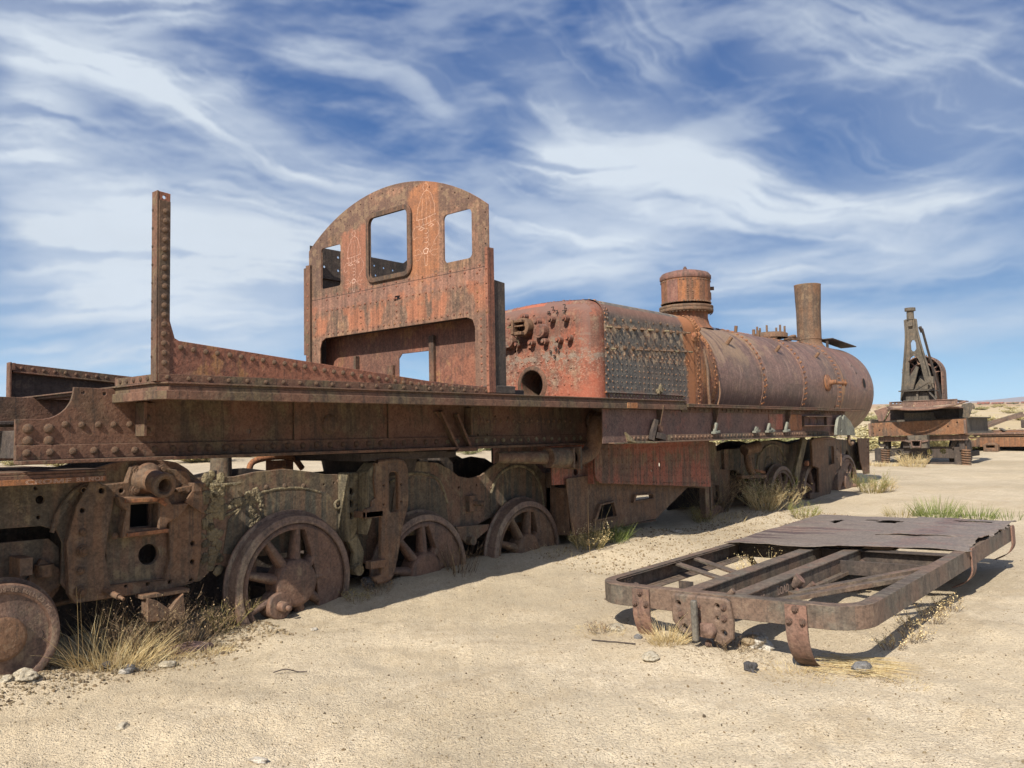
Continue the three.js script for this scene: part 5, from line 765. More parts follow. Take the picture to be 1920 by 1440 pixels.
  // curved spring-hanger straps standing in the sand
  const strap = (x, z, h, w, dirx) => { // flat strap bolted to the rim, curling away below
    const pts = [[0, T - 0.01], [0.0, T - 0.16]]; for (let i = 1; i <= 12; i++) { const t = i / 12; pts.push([(1 - Math.cos(t * 1.15)) * 0.3, T - 0.16 - Math.sin(t * 1.15) * h]); }
    const outl = [...pts, ...pts.slice().reverse().map(([a, b], i, arr) => { const k = arr.length - 1 - i; return [a + 0.016, b - (k > 1 ? 0.006 : 0)]; })];
    return ext(shapeOf(outl), w, 0.002).translate(0, 0, -w / 2).rotateY(dirx < 0 ? Math.PI : 0).translate(x, 0, z);
  };
  for (const z of [-0.57, 0.6]) {
    const s = part(cart, 'hanger_strap', [strap(-0.02, z, 0.3, 0.145, 1)], M.craneRed);
    heads(s, 'bolt_head', [[-0.021, T - 0.035, z], [-0.021, T - 0.115, z - 0.045], [-0.021, T - 0.115, z + 0.045]], 'X', 0.02, M.craneRed, hexnut);
  }
  part(cart, 'hanger_strap', [strap(0.4, -0.42, 0.3, 0.12, -1)], M.dark);
  part(cart, 'hanger_strap', [strap(4.62, 0.6, 0.18, 0.14, -1)], M.dark);
  part(cart, 'hanger_strap', [strap(4.62, -0.6, 0.18, 0.14, -1)], M.dark);
  for (const x of [2.75, 4.42]) { part(cart, 'hanger_strap', [strap(0, 0, 0.2, 0.13, 1).rotateY(Math.PI / 2).translate(x, 0, Wd + 0.018)], M.craneRed); part(cart, 'hanger_strap', [strap(0, 0, 0.2, 0.13, 1).rotateY(-Math.PI / 2).translate(x, 0, -Wd - 0.018)], M.craneRed); part(cart, 'rim_cleat', [bx(x - 0.05, x + 0.05, T - 0.14, T + 0.005, Wd, Wd + 0.016)], M.craneRed); }
  // cast drawgear plate on the front bar
  const cp = part(cart, 'drawgear_plate', [plX([[-0.3, T - 0.03], [-0.3, T - 0.2], [-0.24, T - 0.28], [-0.16, T - 0.31], [-0.12, T - 0.24], [-0.02, T - 0.24], [0.02, T - 0.31], [0.09, T - 0.34], [0.16, T - 0.28], [0.17, T - 0.18], [0.15, T - 0.03], [0.12, T - 0.012], [-0.27, T - 0.012]], [[-0.24, T - 0.08, 0.014], [-0.2, T - 0.24, 0.016], [0.06, T - 0.07, 0.012], [0.1, T - 0.25, 0.018], [0.055, T - 0.155, 0.01]], -0.045, 0.045, 0.012)], M.cart);
  part(cp, 'rib', [bx(-0.16, -0.12, T - 0.3, T - 0.02, -0.085, -0.04, 0.014)], M.steel); part(cp, 'rib', [bx(0.02, 0.06, T - 0.3, T - 0.02, -0.085, -0.04, 0.014)], M.steel);
  part(cp, 'big_nut', [lat([[0.001, 0.05], [0.05, 0.05], [0.055, 0.0]], [-0.05, T - 0.235, -0.0], [-1, 0, 0], 6), cy([-0.03, T - 0.235, -0.05], [-0.09, T - 0.235, -0.05], 0.055, 0.05, 6), bx(-0.06, -0.02, T - 0.27, T - 0.19, -0.11, 0.01)], M.craneRed);
  heads(cp, 'bolt_head', [[-0.045, T - 0.08, -0.085], [-0.045, T - 0.155, -0.085], [-0.045, T - 0.07, 0.11], [-0.045, T - 0.145, 0.11], [-0.045, T - 0.155, -0.22], [-0.045, T - 0.33, -0.02]], 'X', 0.02, M.craneRed, hexnut);
  // scratched letters on the inner faces
  const scratch = (txt, w, h, x, y, z, owner = cart) => {
    const c = document.createElement('canvas'); c.width = 256; c.height = 96; const g = c.getContext('2d'); g.clearRect(0, 0, 256, 96); g.font = '72px sans-serif'; g.strokeStyle = 'rgba(190,160,140,0.75)'; g.lineWidth = 4; g.textBaseline = 'middle'; g.strokeText(txt, 8, 50, 240);
    const t = new THREE.CanvasTexture(c); t.colorSpace = THREE.SRGBColorSpace; const m = new THREE.MeshStandardMaterial({ map: t, transparent: true, roughness: 0.9 }); m.name = 'scratched paint';
    const p = new THREE.PlaneGeometry(w, h).translate(x, y, z); p.userData.keep = true; part(owner, 'scratched_lettering', [p], m);
  };
  scratch('AEC', 0.3, 0.1, 0.55, T - 0.075, -Wd + 0.019); scratch('AEC', 0.24, 0.09, 0.42, T - 0.08, 0.192); scratch('CROMF', 0.3, 0.05, 2.1, 1.35, -5.822, loco); scratch('81 NOI', 0.2, 0.045, 2.36, 1.352, -5.822, loco); scratch('LOAD', 0.3, 0.1, 0.78, T - 0.075, 0.192);
  cart.position.set(5.3, 0.07, -2.81); cart.rotation.set(-0.02, 0, 0.0215);
}

// ================================================================ RAIL CRANE further down the line
{
  const gy = 0.57, o = [25.5, gy, -6.75];
  const k = thing('rail_crane', 'rusted rail crane wreck with a slotted A-shaped tower, beyond the locomotive', 'crane', o);
  const bm = part(k, 'buffer_beam', [plX([[-8.02, 1.345], [-8.02, 1.73], [-5.5, 1.8], [-5.5, 1.39]], [[-7.72, 1.52, 0.02], [-7.9, 1.62, 0.015], [-7.9, 1.44, 0.015], [-5.95, 1.6, 0.02], [-5.72, 1.7, 0.02], [-7.5, 1.66, 0.01], [-7.4, 1.57, 0.01]], 24.7, 0.1, 0.008)], M.craneOrange);
  part(bm, 'lower_beam', [plX([[-7.8, 1.2], [-7.8, 1.34], [-5.52, 1.38], [-5.52, 1.22]], [], 24.85, 0.1, 0.008)], M.craneRed);
  part(bm, 'end_cleat', [bx(24.68, 24.7, 1.4, 1.77, -5.56, -5.5), bx(24.68, 24.7, 1.35, 1.72, -8.02, -7.96)], M.craneRed);
  part(k, 'side_sill', [bx(24.8, 27.2, 1.42, 1.84, -5.53, -5.5), bx(24.8, 27.2, 1.42, 1.84, -8.0, -7.97), bx(27.17, 27.2, 1.42, 1.84, -8, -5.5), bx(24.8, 27.2, 1.82, 1.85, -5.56, -5.4), bx(24.8, 27.2, 1.4, 1.43, -5.6, -5.35)], M.crane);
  part(k, 'centre_box', [bx(24.9, 26.5, 1.4, 2.0, -7.1, -6.4), lat([[0.5, 0], [0.45, 0.15], [0.62, 0.2], [0.62, 0.25]], [25.9, 1.8, -6.7], AY, 28)], M.crane);
  const cpl = part(k, 'coupler_box', [plX([[-6.93, 1.37], [-6.42, 1.37], [-6.42, 1.02], [-6.85, 1.0]], [[[-6.8, 1.21], [-6.58, 1.21], [-6.6, 1.08], [-6.78, 1.08]]], 24.45, 0.25, 0.01)], M.crane);
  part(cpl, 'coupler_lip', [plX([[-6.84, 1.24], [-6.54, 1.24], [-6.58, 1.03], [-6.8, 1.03]], [[[-6.8, 1.21], [-6.58, 1.21], [-6.6, 1.08], [-6.78, 1.08]]], 24.38, 0.08, 0.01), bar([24.42, 1.23, -6.98], [24.42, 1.2, -6.84], 0.04, 0.05), bar([24.42, 1.23, -6.38], [24.42, 1.2, -6.54], 0.04, 0.05), bx(24.7, 24.75, 1.02, 1.21, -6.8, -6.58)], M.craneRed);
  // truck under the front end
  const tr = part(k, 'truck_bolster', [plX([[-7.6, 1.0], [-6.7, 1.05], [-5.75, 1.05], [-5.72, 0.78], [-5.9, 0.72], [-6.6, 0.74], [-7.0, 0.85], [-7.9, 0.72], [-7.96, 0.95]], [[-7.35, 0.9, 0.05], [-6.55, 0.9, 0.08], [-6.2, 0.92, 0.08]], 25.1, 0.06, 0.01), bx(25.1, 25.2, 0.5, 0.62, -7.2, -5.78), bx(25.0, 25.3, 0.5, 1.04, -5.9, -5.72), bx(25.0, 25.4, 0.55, 1.0, -7.98, -7.75), bx(25.05, 27, 0.75, 0.9, -7.9, -7.8), bx(25.05, 27, 0.75, 0.9, -5.8, -5.7)], M.dark);
  for (const [x, z] of [[25.6, -7.35], [25.6, -5.95], [26.9, -7.35], [26.9, -5.95]]) part(k, 'wheel', [lat([[0.001, -0.02], [0.12, -0.02], [0.14, 0.02], [0.34, 0.02], [0.36, 0], [0.4, 0], [0.4, 0.1], [0.43, 0.11], [0.43, 0.13], [0.3, 0.13]], [x, 0.85, z], [0, 0, z > -6.6 ? -1 : 1], 36)], M.dark);
  for (const z of [-5.62, -7.7]) part(k, 'coil_spring', [...Array.from({ length: 7 }, (_, i) => new THREE.TorusGeometry(0.1, 0.028, 6, 18).rotateX(Math.PI / 2 + 0.1).translate(25.05, 0.56 + i * 0.065, z)), cy([25.05, 0.5, z], [25.05, 1.1, z], 0.03)], M.cast);
  part(k, 'hanging_gear', [bx(24.95, 25.1, 0.95, 1.4, -5.75, -5.62), bar([25, 1.3, -5.8], [25.1, 1.02, -5.95], 0.08, 0.12), bx(25, 25.3, 1.0, 1.35, -7.72, -7.6), plX([[-7.85, 1.1], [-7.85, 1.3], [-7.65, 1.34], [-7.66, 1.06], [-7.78, 1.04]], [[-7.76, 1.18, 0.05]], 24.95, 0.04), bx(25, 25.2, 1.02, 1.2, -7.2, -6.95)], M.dark);
  // turntable, its bent rim and the plates on it
  const tt = part(k, 'turntable', [lat([[0.001, 0.02], [0.9, 0.02], [0.95, 0.0], [0.96, 0.03], [0.9, 0.06], [0.001, 0.06]], [25.0, 2.08, -6.6], AY, 48)], M.craneRed);
  part(tt, 'bent_rim', [tube([[24.6, 2.17, -7.45], [24.2, 2.1, -7.05], [24.02, 2.065, -6.6], [24.1, 2.08, -6.15], [24.4, 2.17, -5.7], [24.7, 2.26, -5.5]], 0.03, 30, 8), plY([[24.7, -7.5], [24.25, -7.1], [24.04, -6.6], [24.1, -6.2], [24.5, -5.65], [25.9, -5.7], [25.9, -7.5]], [], 2.1, 0.02)], M.craneRed);
  part(tt, 'deck_angle', [plX([[-7.55, 2.2], [-7.55, 2.33], [-5.78, 2.35], [-5.78, 2.22], [-6.4, 2.18], [-6.4, 2.14], [-7.2, 2.14], [-7.2, 2.2]], [[-7.45, 2.28, 0.02], [-7.35, 2.28, 0.02], [-7.25, 2.28, 0.02], [-6.9, 2.2, 0.02], [-6.6, 2.22, 0.015]], 25.1, 0.03), bx(25.1, 26.7, 2.3, 2.33, -7.5, -5.85)], M.craneRed);
  part(tt, 'wing_plate', [plX([[-8.05, 2.1], [-7.72, 2.19], [-7.62, 2.1], [-7.8, 1.78], [-7.93, 1.78], [-7.97, 1.95]], [], 25.3, 0.03), plX([[-7.8, 1.78], [-7.62, 2.1], [-7.0, 1.95], [-6.9, 1.85]], [], 25.4, 0.02)], M.craneRed);
  part(tt, 'wing_plate', [plX([[-5.85, 2.0], [-5.7, 2.2], [-5.5, 2.24], [-5.42, 2.18], [-5.4, 2.08], [-5.48, 2.05], [-5.53, 1.9], [-5.55, 1.82], [-5.82, 1.85]], [], 25.3, 0.03)], M.crane);
  part(tt, 'under_gear', [lat([[0.7, 0], [0.75, 0.1], [0.7, 0.2]], [25.85, 1.88, -6.67], AY, 28), bx(25.3, 26.5, 1.82, 2.1, -7.6, -5.8)], M.dark);
  // pedestal and the bracing under the tower
  part(k, 'pedestal', [bx(25.3, 25.9, 2.3, 2.6, -7.16, -6.55, 0.02), plY([[25.15, -7.3], [25.15, -6.5], [26, -6.45], [26, -7.25]], [], 2.61, 0.03), bx(25.24, 25.3, 2.3, 2.6, -6.86, -6.8), bx(25.2, 25.3, 2.3, 2.36, -7.2, -6.5)], M.crane);
  part(k, 'jib_foot', [plX([[-7.22, 2.64], [-6.95, 3.1], [-6.82, 3.32], [-6.75, 3.28], [-6.83, 2.98], [-6.92, 2.66]], [], 25.2, 0.06, 0.008), plX([[-6.98, 2.64], [-6.76, 2.98], [-6.5, 2.74], [-6.55, 2.66]], [], 25.35, 0.04), bar([25.25, 2.64, -6.9], [25.1, 2.88, -6.42], 0.05, 0.05), bx(25.1, 25.25, 2.8, 3.0, -6.5, -6.36), bar([25.3, 2.6, -6.55], [25.3, 2.35, -6.35], 0.12, 0.03), bar([25.28, 3.2, -6.88], [25.28, 2.64, -7.25], 0.03, 0.05)], M.crane);
  const ap = [[-7.165, 4.72], [-6.885, 4.72], [-6.865, 4.48], [-6.83, 4.25], [-6.79, 4.08], [-6.61, 3.25], [-6.42, 2.4], [-6.55, 2.4], [-6.7, 2.95], [-6.765, 3.31], [-6.82, 3.52], [-6.89, 3.62], [-6.98, 3.655], [-7.06, 3.6], [-7.1, 3.5], [-7.12, 2.9], [-7.13, 2.35], [-7.35, 2.35], [-7.29, 2.85], [-7.25, 3.26], [-7.2, 3.77], [-7.155, 4.22], [-7.165, 4.5]];
  const tw = part(k, 'tower', [plX(ap, [[[-7.04, 4.02], [-7.0, 4.1], [-6.94, 4.1], [-6.9, 4.02], [-6.895, 3.84], [-6.94, 3.78], [-7.0, 3.78], [-7.035, 3.84]]], 25.6, 0.05, 0.008)], M.crane);
  part(tw, 'tower_flange', [tube([[25.6, 4.7, -6.87], [25.58, 4.25, -6.82], [25.58, 3.25, -6.6], [25.58, 2.4, -6.42]], 0.03, 24, 6), tube([[25.6, 4.7, -7.17], [25.58, 4.22, -7.16], [25.58, 3.26, -7.26], [25.58, 2.36, -7.36]], 0.025, 24, 6), tube([[25.58, 2.4, -6.56], [25.58, 3.0, -6.71], [25.58, 3.45, -6.8], [25.58, 3.63, -6.9], [25.58, 3.66, -7.0], [25.58, 3.5, -7.11]], 0.018, 30, 6)], M.crane);
  part(tw, 'stay', [bar([26.0, 4.45, -6.82], [26.9, 2.4, -6.62], 0.05, 0.06), bar([25.9, 4.5, -6.85], [26.0, 4.35, -6.82], 0.07, 0.07)], M.dark);
  part(tw, 'pin_head', [cy([25.63, 4.7, -7.02], [25.63, 4.96, -7.02], 0.1, 0.095, 20), cy([25.63, 4.95, -7.02], [25.63, 5.04, -7.02], 0.145, 0.145, 24), bx(25.52, 25.58, 4.5, 4.68, -7.06, -6.95)], M.crane);
  // boiler shell standing behind the tower, open end towards the camera
  const shellS = (R0, R1) => { const a = []; for (let i = 0; i <= 20; i++) { const t = Math.PI - (i / 20) * Math.PI; a.push([-7.2 + R0 * -Math.cos(t) * -1, 3.2 + R0 * Math.sin(t)]); } a.push([-7.2 + R0, 2.33]); a.push([-7.2 + R1, 2.33]); for (let i = 20; i >= 0; i--) { const t = Math.PI - (i / 20) * Math.PI; a.push([-7.2 + R1 * Math.cos(t), 3.2 + R1 * Math.sin(t)]); } a.push([-7.2 - R1, 2.33], [-7.2 - R0, 2.33]); return a; };
  const bs = part(k, 'boiler_shell', [plX(shellS(0.56, 0.53), [], 27.2, 0.5, 0.004)], M.craneRed);
  part(bs, 'inner_ring', [plX(shellS(0.36, 0.32), [], 27.3, 0.35, 0.004)], M.craneRed);
  part(bs, 'back_plate', [plX([...Array.from({ length: 21 }, (_, i) => [-7.2 + 0.54 * Math.cos((i / 20) * Math.PI), 3.2 + 0.54 * Math.sin((i / 20) * Math.PI)]), [-7.74, 2.35], [-6.66, 2.35]], [], 27.66, 0.03)], mono('painted interior shade', 0.006, 0.005, 0.005, 1));  // coloured near black to paint the deep shade inside the shell
  for (let i = 0; i < 9; i++) { const a = R(8 + i * 20.5); part(bs, 'stay_plate', [bar([27.35, 3.2 + 0.35 * Math.sin(a), -7.2 + 0.35 * Math.cos(a)], [27.35, 3.2 + 0.535 * Math.sin(a), -7.2 + 0.535 * Math.cos(a)], 0.02, 0.03)], M.craneRed); }
  const sd = []; for (let i = 0; i < 22; i++) { const a = R(4 + i * 8); sd.push([27.24, 3.2 + 0.56 * Math.sin(a), -7.2 + 0.56 * Math.cos(a), V(0, Math.sin(a), Math.cos(a))]); } for (let i = 0; i < 22; i++) sd.push([27.24, 2.38 + i * 0.039, -6.64, 'z']);
  manyHeads(bs, sd, 'z', 0.017, M.craneRed, boxUV(new THREE.CylinderGeometry(1, 1, 2.4, 6).translate(0, 1, 0)), 'stay_stub');
}

// ================================================================ WAGON FRAME WRECK behind the crane
{
  const w = thing('wagon_wreck', 'heap of rusted wagon frames and rails lying past the rail crane', 'wagon wreck', [33, 0.8, -5.5]);
  const f = part(w, 'end_beam', [bx(32.2, 32.3, 0.88, 1.2, -7.7, -2.5, 0.01)], M.craneOrange);
  part(f, 'coupler_box', [plX([[-6.62, 0.72], [-6.62, 0.95], [-6.5, 1.02], [-6.3, 1.02], [-6.18, 0.95], [-6.18, 0.72]], [[[-6.54, 0.85], [-6.54, 0.93], [-6.28, 0.93], [-6.28, 0.85]]], 31.9, 0.3, 0.02)], M.cast);
  part(w, 'deck_frame', [bx(32.2, 36.8, 1.24, 1.3, -7.8, -2.6), bx(32.3, 36, 1.18, 1.24, -7.6, -2.8)], M.cast);
  for (const y of [0, 1, 2]) part(w, 'rail', [bx(32.15 + y * 0.4, 32.3 + y * 0.4, 1.3 + y * 0.035, 1.37 + y * 0.04, -8 + y * 0.2, -2.2)], y === 1 ? M.craneOrange : M.craneRed);
  for (const [a, b] of [[[32.6, 1.56, -7.0], [33.6, 2.02, -5.7]], [[32.5, 1.5, -6.75], [33.4, 1.86, -6.05]], [[33.4, 1.9, -6.1], [33.9, 2.0, -5.0]], [[32.4, 1.3, -7.9], [33.6, 1.98, -5.5]]]) part(w, 'tilted_beam', [bar(a, b, 0.1, 0.09)], M.cart);
  for (const z of [-6.55, -6.1]) part(w, 'cross_tie', [bar([32.15, 1.42, z + 0.12], [33.1, 1.5, z - 0.2], 0.1, 0.03)], M.crane);
  part(w, 'axle_box', [bx(33.2, 33.5, 1.5, 1.78, -5.7, -5.45, 0.03), cy([33.3, 1.62, -5.5], [33.3, 1.62, -4.4], 0.05)], M.dark);
  part(w, 'rubble_plate', [bx(34.3, 35.2, 1.8, 2.15, -5.6, -3.6, 0.02)], M.craneRed);
}
// far row of wagons on the horizon
{
  const r = rng(4);
  const labels = ['nearest long red-brown wagon of the far row on the horizon', 'second red-brown wagon along the far row on the horizon', 'third wagon along the far row, lower than its neighbours', 'fourth wagon along the far row on the horizon', 'last wagon of the far row, beside the hills'];
  for (let i = 0; i < 5; i++) {
    const az = R(11.6 - i * 0.75), d = 640 + i * 10, x = d * Math.cos(az), z = -d * Math.sin(az), y = ground(x, z);
    const t = thing('distant_wagon', labels[i], 'wagon', [x, y, z]);
    part(t, 'body', [bx(x - 1.4, x + 1.4, y + 0.5, y + 1.6 - (i % 3) * 0.25, z - 3.6, z + 3.6)], M.redox); part(t, 'underframe', [bx(x - 1.2, x + 1.2, y - 0.2, y + 0.5, z - 3.4, z + 3.4)], M.dark);
  }
}
// ================================================================ GROUND, HILLS
{
  const G = (u, v, c) => {
    const a = S(NA, u, v), b = S(NB, u * 2, v * 2), e = S(NC, u * 4, v * 4), f = S(ND, u * 5, v * 5), g = S(ND, u * 11 + 0.37, v * 11), h = S(NC, u * 19 + 0.2, v * 19);
    c[0] = 188; c[1] = 173; c[2] = 147; mixc(c, [198, 183, 157], ss(0.4, 0.65, a * 0.5 + b * 0.5)); mixc(c, [176, 160, 134], ss(0.5, 0.7, b * 0.5 + e * 0.5) * 0.6);
    const sp = g * 0.6 + f * 0.4; mixc(c, [150, 134, 112], ss(0.64, 0.76, sp) * 0.7); mixc(c, [216, 204, 184], ss(0.34, 0.24, sp) * 0.7); mixc(c, [156, 140, 120], ss(0.7, 0.8, h) * 0.5);
    const k = 0.93 + 0.14 * f; c[0] *= k; c[1] *= k; c[2] *= k;
    c[3] = 0.45 + (e - 0.5) * 0.35 + (f - 0.5) * 0.5 + (g - 0.5) * 0.45 + ss(0.68, 0.8, g) * 0.35;
  };
  const [gm, gh] = bake(2048, 2048, G); place(gm, 4, 4); place(gh, 4, 4);
  const sand = mat('desert sand', gm, { rough: 1, bump: gh, bs: 0.011, extra: { vertexColors: true } });
  // fine near the camera's view, coarse elsewhere; polar rows round the camera
  const ang = []; for (let a = -180; a < 180;) { ang.push(a); const q = Math.abs(a - 41); a += q < 42 ? 0.22 : q < 60 ? 1.5 : 6; } ang.push(180);
  const rad = [0]; for (let d = 0.6; d < 6000; d *= d < 30 ? 1.0125 : 1.05) rad.push(d);
  const pos = [], col = [], idx = [], n = ang.length;
  const bump = (x, z, d) => {
    const near = 1 / (1 + (d / 22) ** 2); let y = 0;
    y += (S(NA, x * 0.085, z * 0.085) - 0.5) * 0.16 * near * ss(1, 5, d) + (S(NB, x * 0.23, z * 0.23) - 0.5) * 0.05 * near + (S(NB, x * 0.61, z * 0.61) - 0.5) * 0.022 * near + (S(NC, x * 0.5, z * 0.5) - 0.5) * 0.014 * near;
    y += 0.35 * (S(NA, x * 0.0021, z * 0.0021) - 0.5) * ss(40, 200, d);
    // sand drifted against the wheels
    for (const [cx, cz, s, h] of [[3.7, -6.05, 0.5, 0.03], [4.7, -6.1, 0.5, 0.08], [5.5, -6.15, 0.6, 0.1], [6.4, -6.15, 0.6, 0.1], [7.2, -6.1, 0.7, 0.1], [8.6, -6.1, 1.2, 0.1], [1.9, -5.95, 0.4, 0.05], [12.5, -6.2, 1.5, 0.06], [5.4, -3.0, 0.6, -0.02], [5.7, -2.0, 0.7, -0.03]]) { const q = ((x - cx) ** 2 + ((z - cz) * 1.3) ** 2) / (s * s); if (q < 9) y += h * Math.exp(-q); }
    return y;
  };
  groundAt = (x, z) => ground(x, z) + bump(x, z, Math.hypot(x, z));
  for (const d of rad) for (const a of ang) {
    const x = d * Math.cos(R(a)), z = -d * Math.sin(R(a)), y = ground(x, z) + bump(x, z, d);
    pos.push(x, y, z);
    const q = S(NA, x * 0.06, z * 0.06), q2 = S(NB, x * 0.013, z * 0.013), far = ss(26, 90, d), c = [1, 1, 1];
    mixc(c, [0.87, 0.86, 0.84], ss(0.42, 0.66, q)); mixc(c, [1.05, 1.04, 1.02], ss(0.55, 0.7, S(NB, x * 0.15, z * 0.15)) * 0.7); mixc(c, [0.9, 0.87, 0.82], ss(0.58, 0.72, S(NC, x * 0.11, z * 0.11)) * 0.6); mixc(c, [0.86, 0.8, 0.62], far * ss(0.4, 0.6, q2) * 0.9); mixc(c, [1.02, 0.95, 0.78], far * 0.5); mixc(c, [0.72, 0.52, 0.4], ss(160, 500, d) * 0.7);
    col.push(...c);
  }
  for (let i = 0; i + 1 < rad.length; i++) for (let j = 0; j + 1 < n; j++) { const a = i * n + j, b = a + 1, c = a + n, e = c + 1; if (i > 0) idx.push(a, c, b, b, c, e); else idx.push(a, c, e); }
  const g = new THREE.BufferGeometry(); g.setAttribute('position', new THREE.Float32BufferAttribute(pos, 3)); g.setAttribute('color', new THREE.Float32BufferAttribute(col, 3));
  const uv = new Float32Array((pos.length / 3) * 2); for (let i = 0; i < pos.length / 3; i++) { uv[i * 2] = pos[i * 3]; uv[i * 2 + 1] = -pos[i * 3 + 2]; } g.setAttribute('uv', new THREE.BufferAttribute(uv, 2)); g.setIndex(idx); g.computeVertexNormals();
  const gr = shadows(new THREE.Mesh(g, sand)); gr.name = 'ground'; scene.add(gr); tag(gr, 'pale sandy desert ground with grit and small dips', null, null, 'structure');

  scene.fog = new THREE.FogExp2(new THREE.Color().setRGB(0.62, 0.72, 0.86), 0.00013);
  // hills on the horizon
  const hp = [], hi = [], N = 220; for (let j = 0; j <= N; j++) { const az = -20 + (j / N) * 120, a = R(az); for (let k2 = 0; k2 < 5; k2++) { const d = 4300 + k2 * 260, x = d * Math.cos(a), z = -d * Math.sin(a); const ridge = [0, 0.45, 1, 0.6, 0][k2]; const hN = 6 + 30 * ss(0.35, 0.7, S(NA, j / N * 1.7 + 0.16, 0.3)) + 14 * S(NB, j / N * 3, k2 * 0.13) + 16 * ss(13, 8, az); hp.push(x, 0.0286 * (0.752 * x - 0.656 * z) - 6 + ridge * hN * 1.25 * ss(14.5, 12, az), z); } }
  for (let j = 0; j < N; j++) for (let k2 = 0; k2 < 4; k2++) { const a = j * 5 + k2; hi.push(a, a + 1, a + 5, a + 1, a + 6, a + 5); }
  const hg = new THREE.BufferGeometry(); hg.setAttribute('position', new THREE.Float32BufferAttribute(hp, 3)); hg.setIndex(hi); hg.computeVertexNormals();
  const hm = mono('hill rock', 0.26, 0.2, 0.17); const hills = shadows(new THREE.Mesh(boxUV(hg), hm)); hills.name = 'hills'; scene.add(hills); tag(hills, 'low bluish hills far off on the horizon', null, null, 'structure');
}

// ================================================================ PLANTS, STONES, GRIT
const plantM = new THREE.MeshStandardMaterial({ vertexColors: true, roughness: 0.95, side: THREE.DoubleSide }); plantM.name = 'dry plant';
const col3 = (hex) => { const c = new THREE.Color(hex); return [c.r, c.g, c.b]; };
class Blades { // bent three-sided stalks collected into one geometry
  constructor(seed) { this.r = rng(seed); this.p = []; this.c = []; this.i = []; }
  stalk(base, dir, len, w, bend, color, segs = 4) {
    let d = dir.clone().normalize(), p = base.clone(); const start = this.p.length / 3, s = V(d.z + 0.01, 0.2 * (this.r() - 0.5), -d.x).normalize(), t = new THREE.Vector3().crossVectors(d, s).normalize();
    for (let k = 0; k <= segs; k++) {
      const q = w * (1 - 0.8 * (k / segs)) * 0.5;
      for (let m = 0; m < 3; m++) { const a = m * 2.094, o = s.clone().multiplyScalar(Math.cos(a) * q).addScaledVector(t, Math.sin(a) * q); this.p.push(p.x + o.x, p.y + o.y, p.z + o.z); const f = 0.75 + 0.3 * (k / segs); this.c.push(color[0] * f, color[1] * f, color[2] * f); }
      if (k < segs) for (let m = 0; m < 3; m++) { const a = start + k * 3 + m, b = start + k * 3 + ((m + 1) % 3); this.i.push(a, b, a + 3, b, b + 3, a + 3); }
      p.addScaledVector(d, len / segs); d.add(bend.clone().multiplyScalar(1 / segs)).normalize();
    }
    return p;
  }
  leaf(at, size, color) { const r = this.r, a = this.p.length / 3, u = V(r() - 0.5, r() - 0.3, r() - 0.5).normalize().multiplyScalar(size), v = V(r() - 0.5, r() - 0.5, r() - 0.5).normalize().multiplyScalar(size * 0.45); const P = [at, at.clone().addScaledVector(u, 0.5).add(v), at.clone().add(u), at.clone().addScaledVector(u, 0.5).sub(v)]; const f = 0.75 + 0.5 * r(); for (const q of P) { this.p.push(q.x, q.y, q.z); this.c.push(color[0] * f, color[1] * f, color[2] * f); } this.i.push(a, a + 1, a + 2, a, a + 2, a + 3); }
  geometry() { const g = new THREE.BufferGeometry(); g.setAttribute('position', new THREE.Float32BufferAttribute(this.p, 3)); g.setAttribute('color', new THREE.Float32BufferAttribute(this.c, 3)); g.setIndex(this.i); g.computeVertexNormals(); return g; }
}
const STRAW = ['#d8c290', '#c9ae7a', '#e2d2a8', '#bba072', '#cdb988'].map(col3), TWIG = ['#6e5a46', '#7d6850', '#8f7a5e', '#5d4c3c', '#a08a68'].map(col3), GREEN = ['#6d7a3c', '#7f8a48', '#5c6b34', '#929a58'].map(col3), OLIVE = ['#8f8350', '#a3945e', '#7b7445', '#b09c66'].map(col3);
const pick = (r, a) => a[Math.floor(r() * a.length)];
function tuft(B, x, z, n, R0, H, pal, { w = 0.005, lean = 0.5, bend = 0.6, y0 = 0 } = {}) { for (let i = 0; i < n; i++) { const a = B.r() * 6.283, q = R0 * Math.sqrt(B.r()), l = H * (0.35 + 0.75 * B.r()), px = x + q * Math.cos(a), pz = z + q * Math.sin(a), out = lean * (0.3 + B.r()); B.stalk(V(px, groundAt(px, pz) - 0.01 + y0, pz), V(Math.cos(a) * out * (q / R0 + 0.25) + (B.r() - 0.5) * 0.4, 1, Math.sin(a) * out * (q / R0 + 0.25) + (B.r() - 0.5) * 0.4), l, w * (0.7 + 0.6 * B.r()), V((B.r() - 0.5) * bend + Math.cos(a) * bend * 0.5, -bend * 0.45 * B.r(), (B.r() - 0.5) * bend + Math.sin(a) * bend * 0.5), pick(B.r, pal)); } }
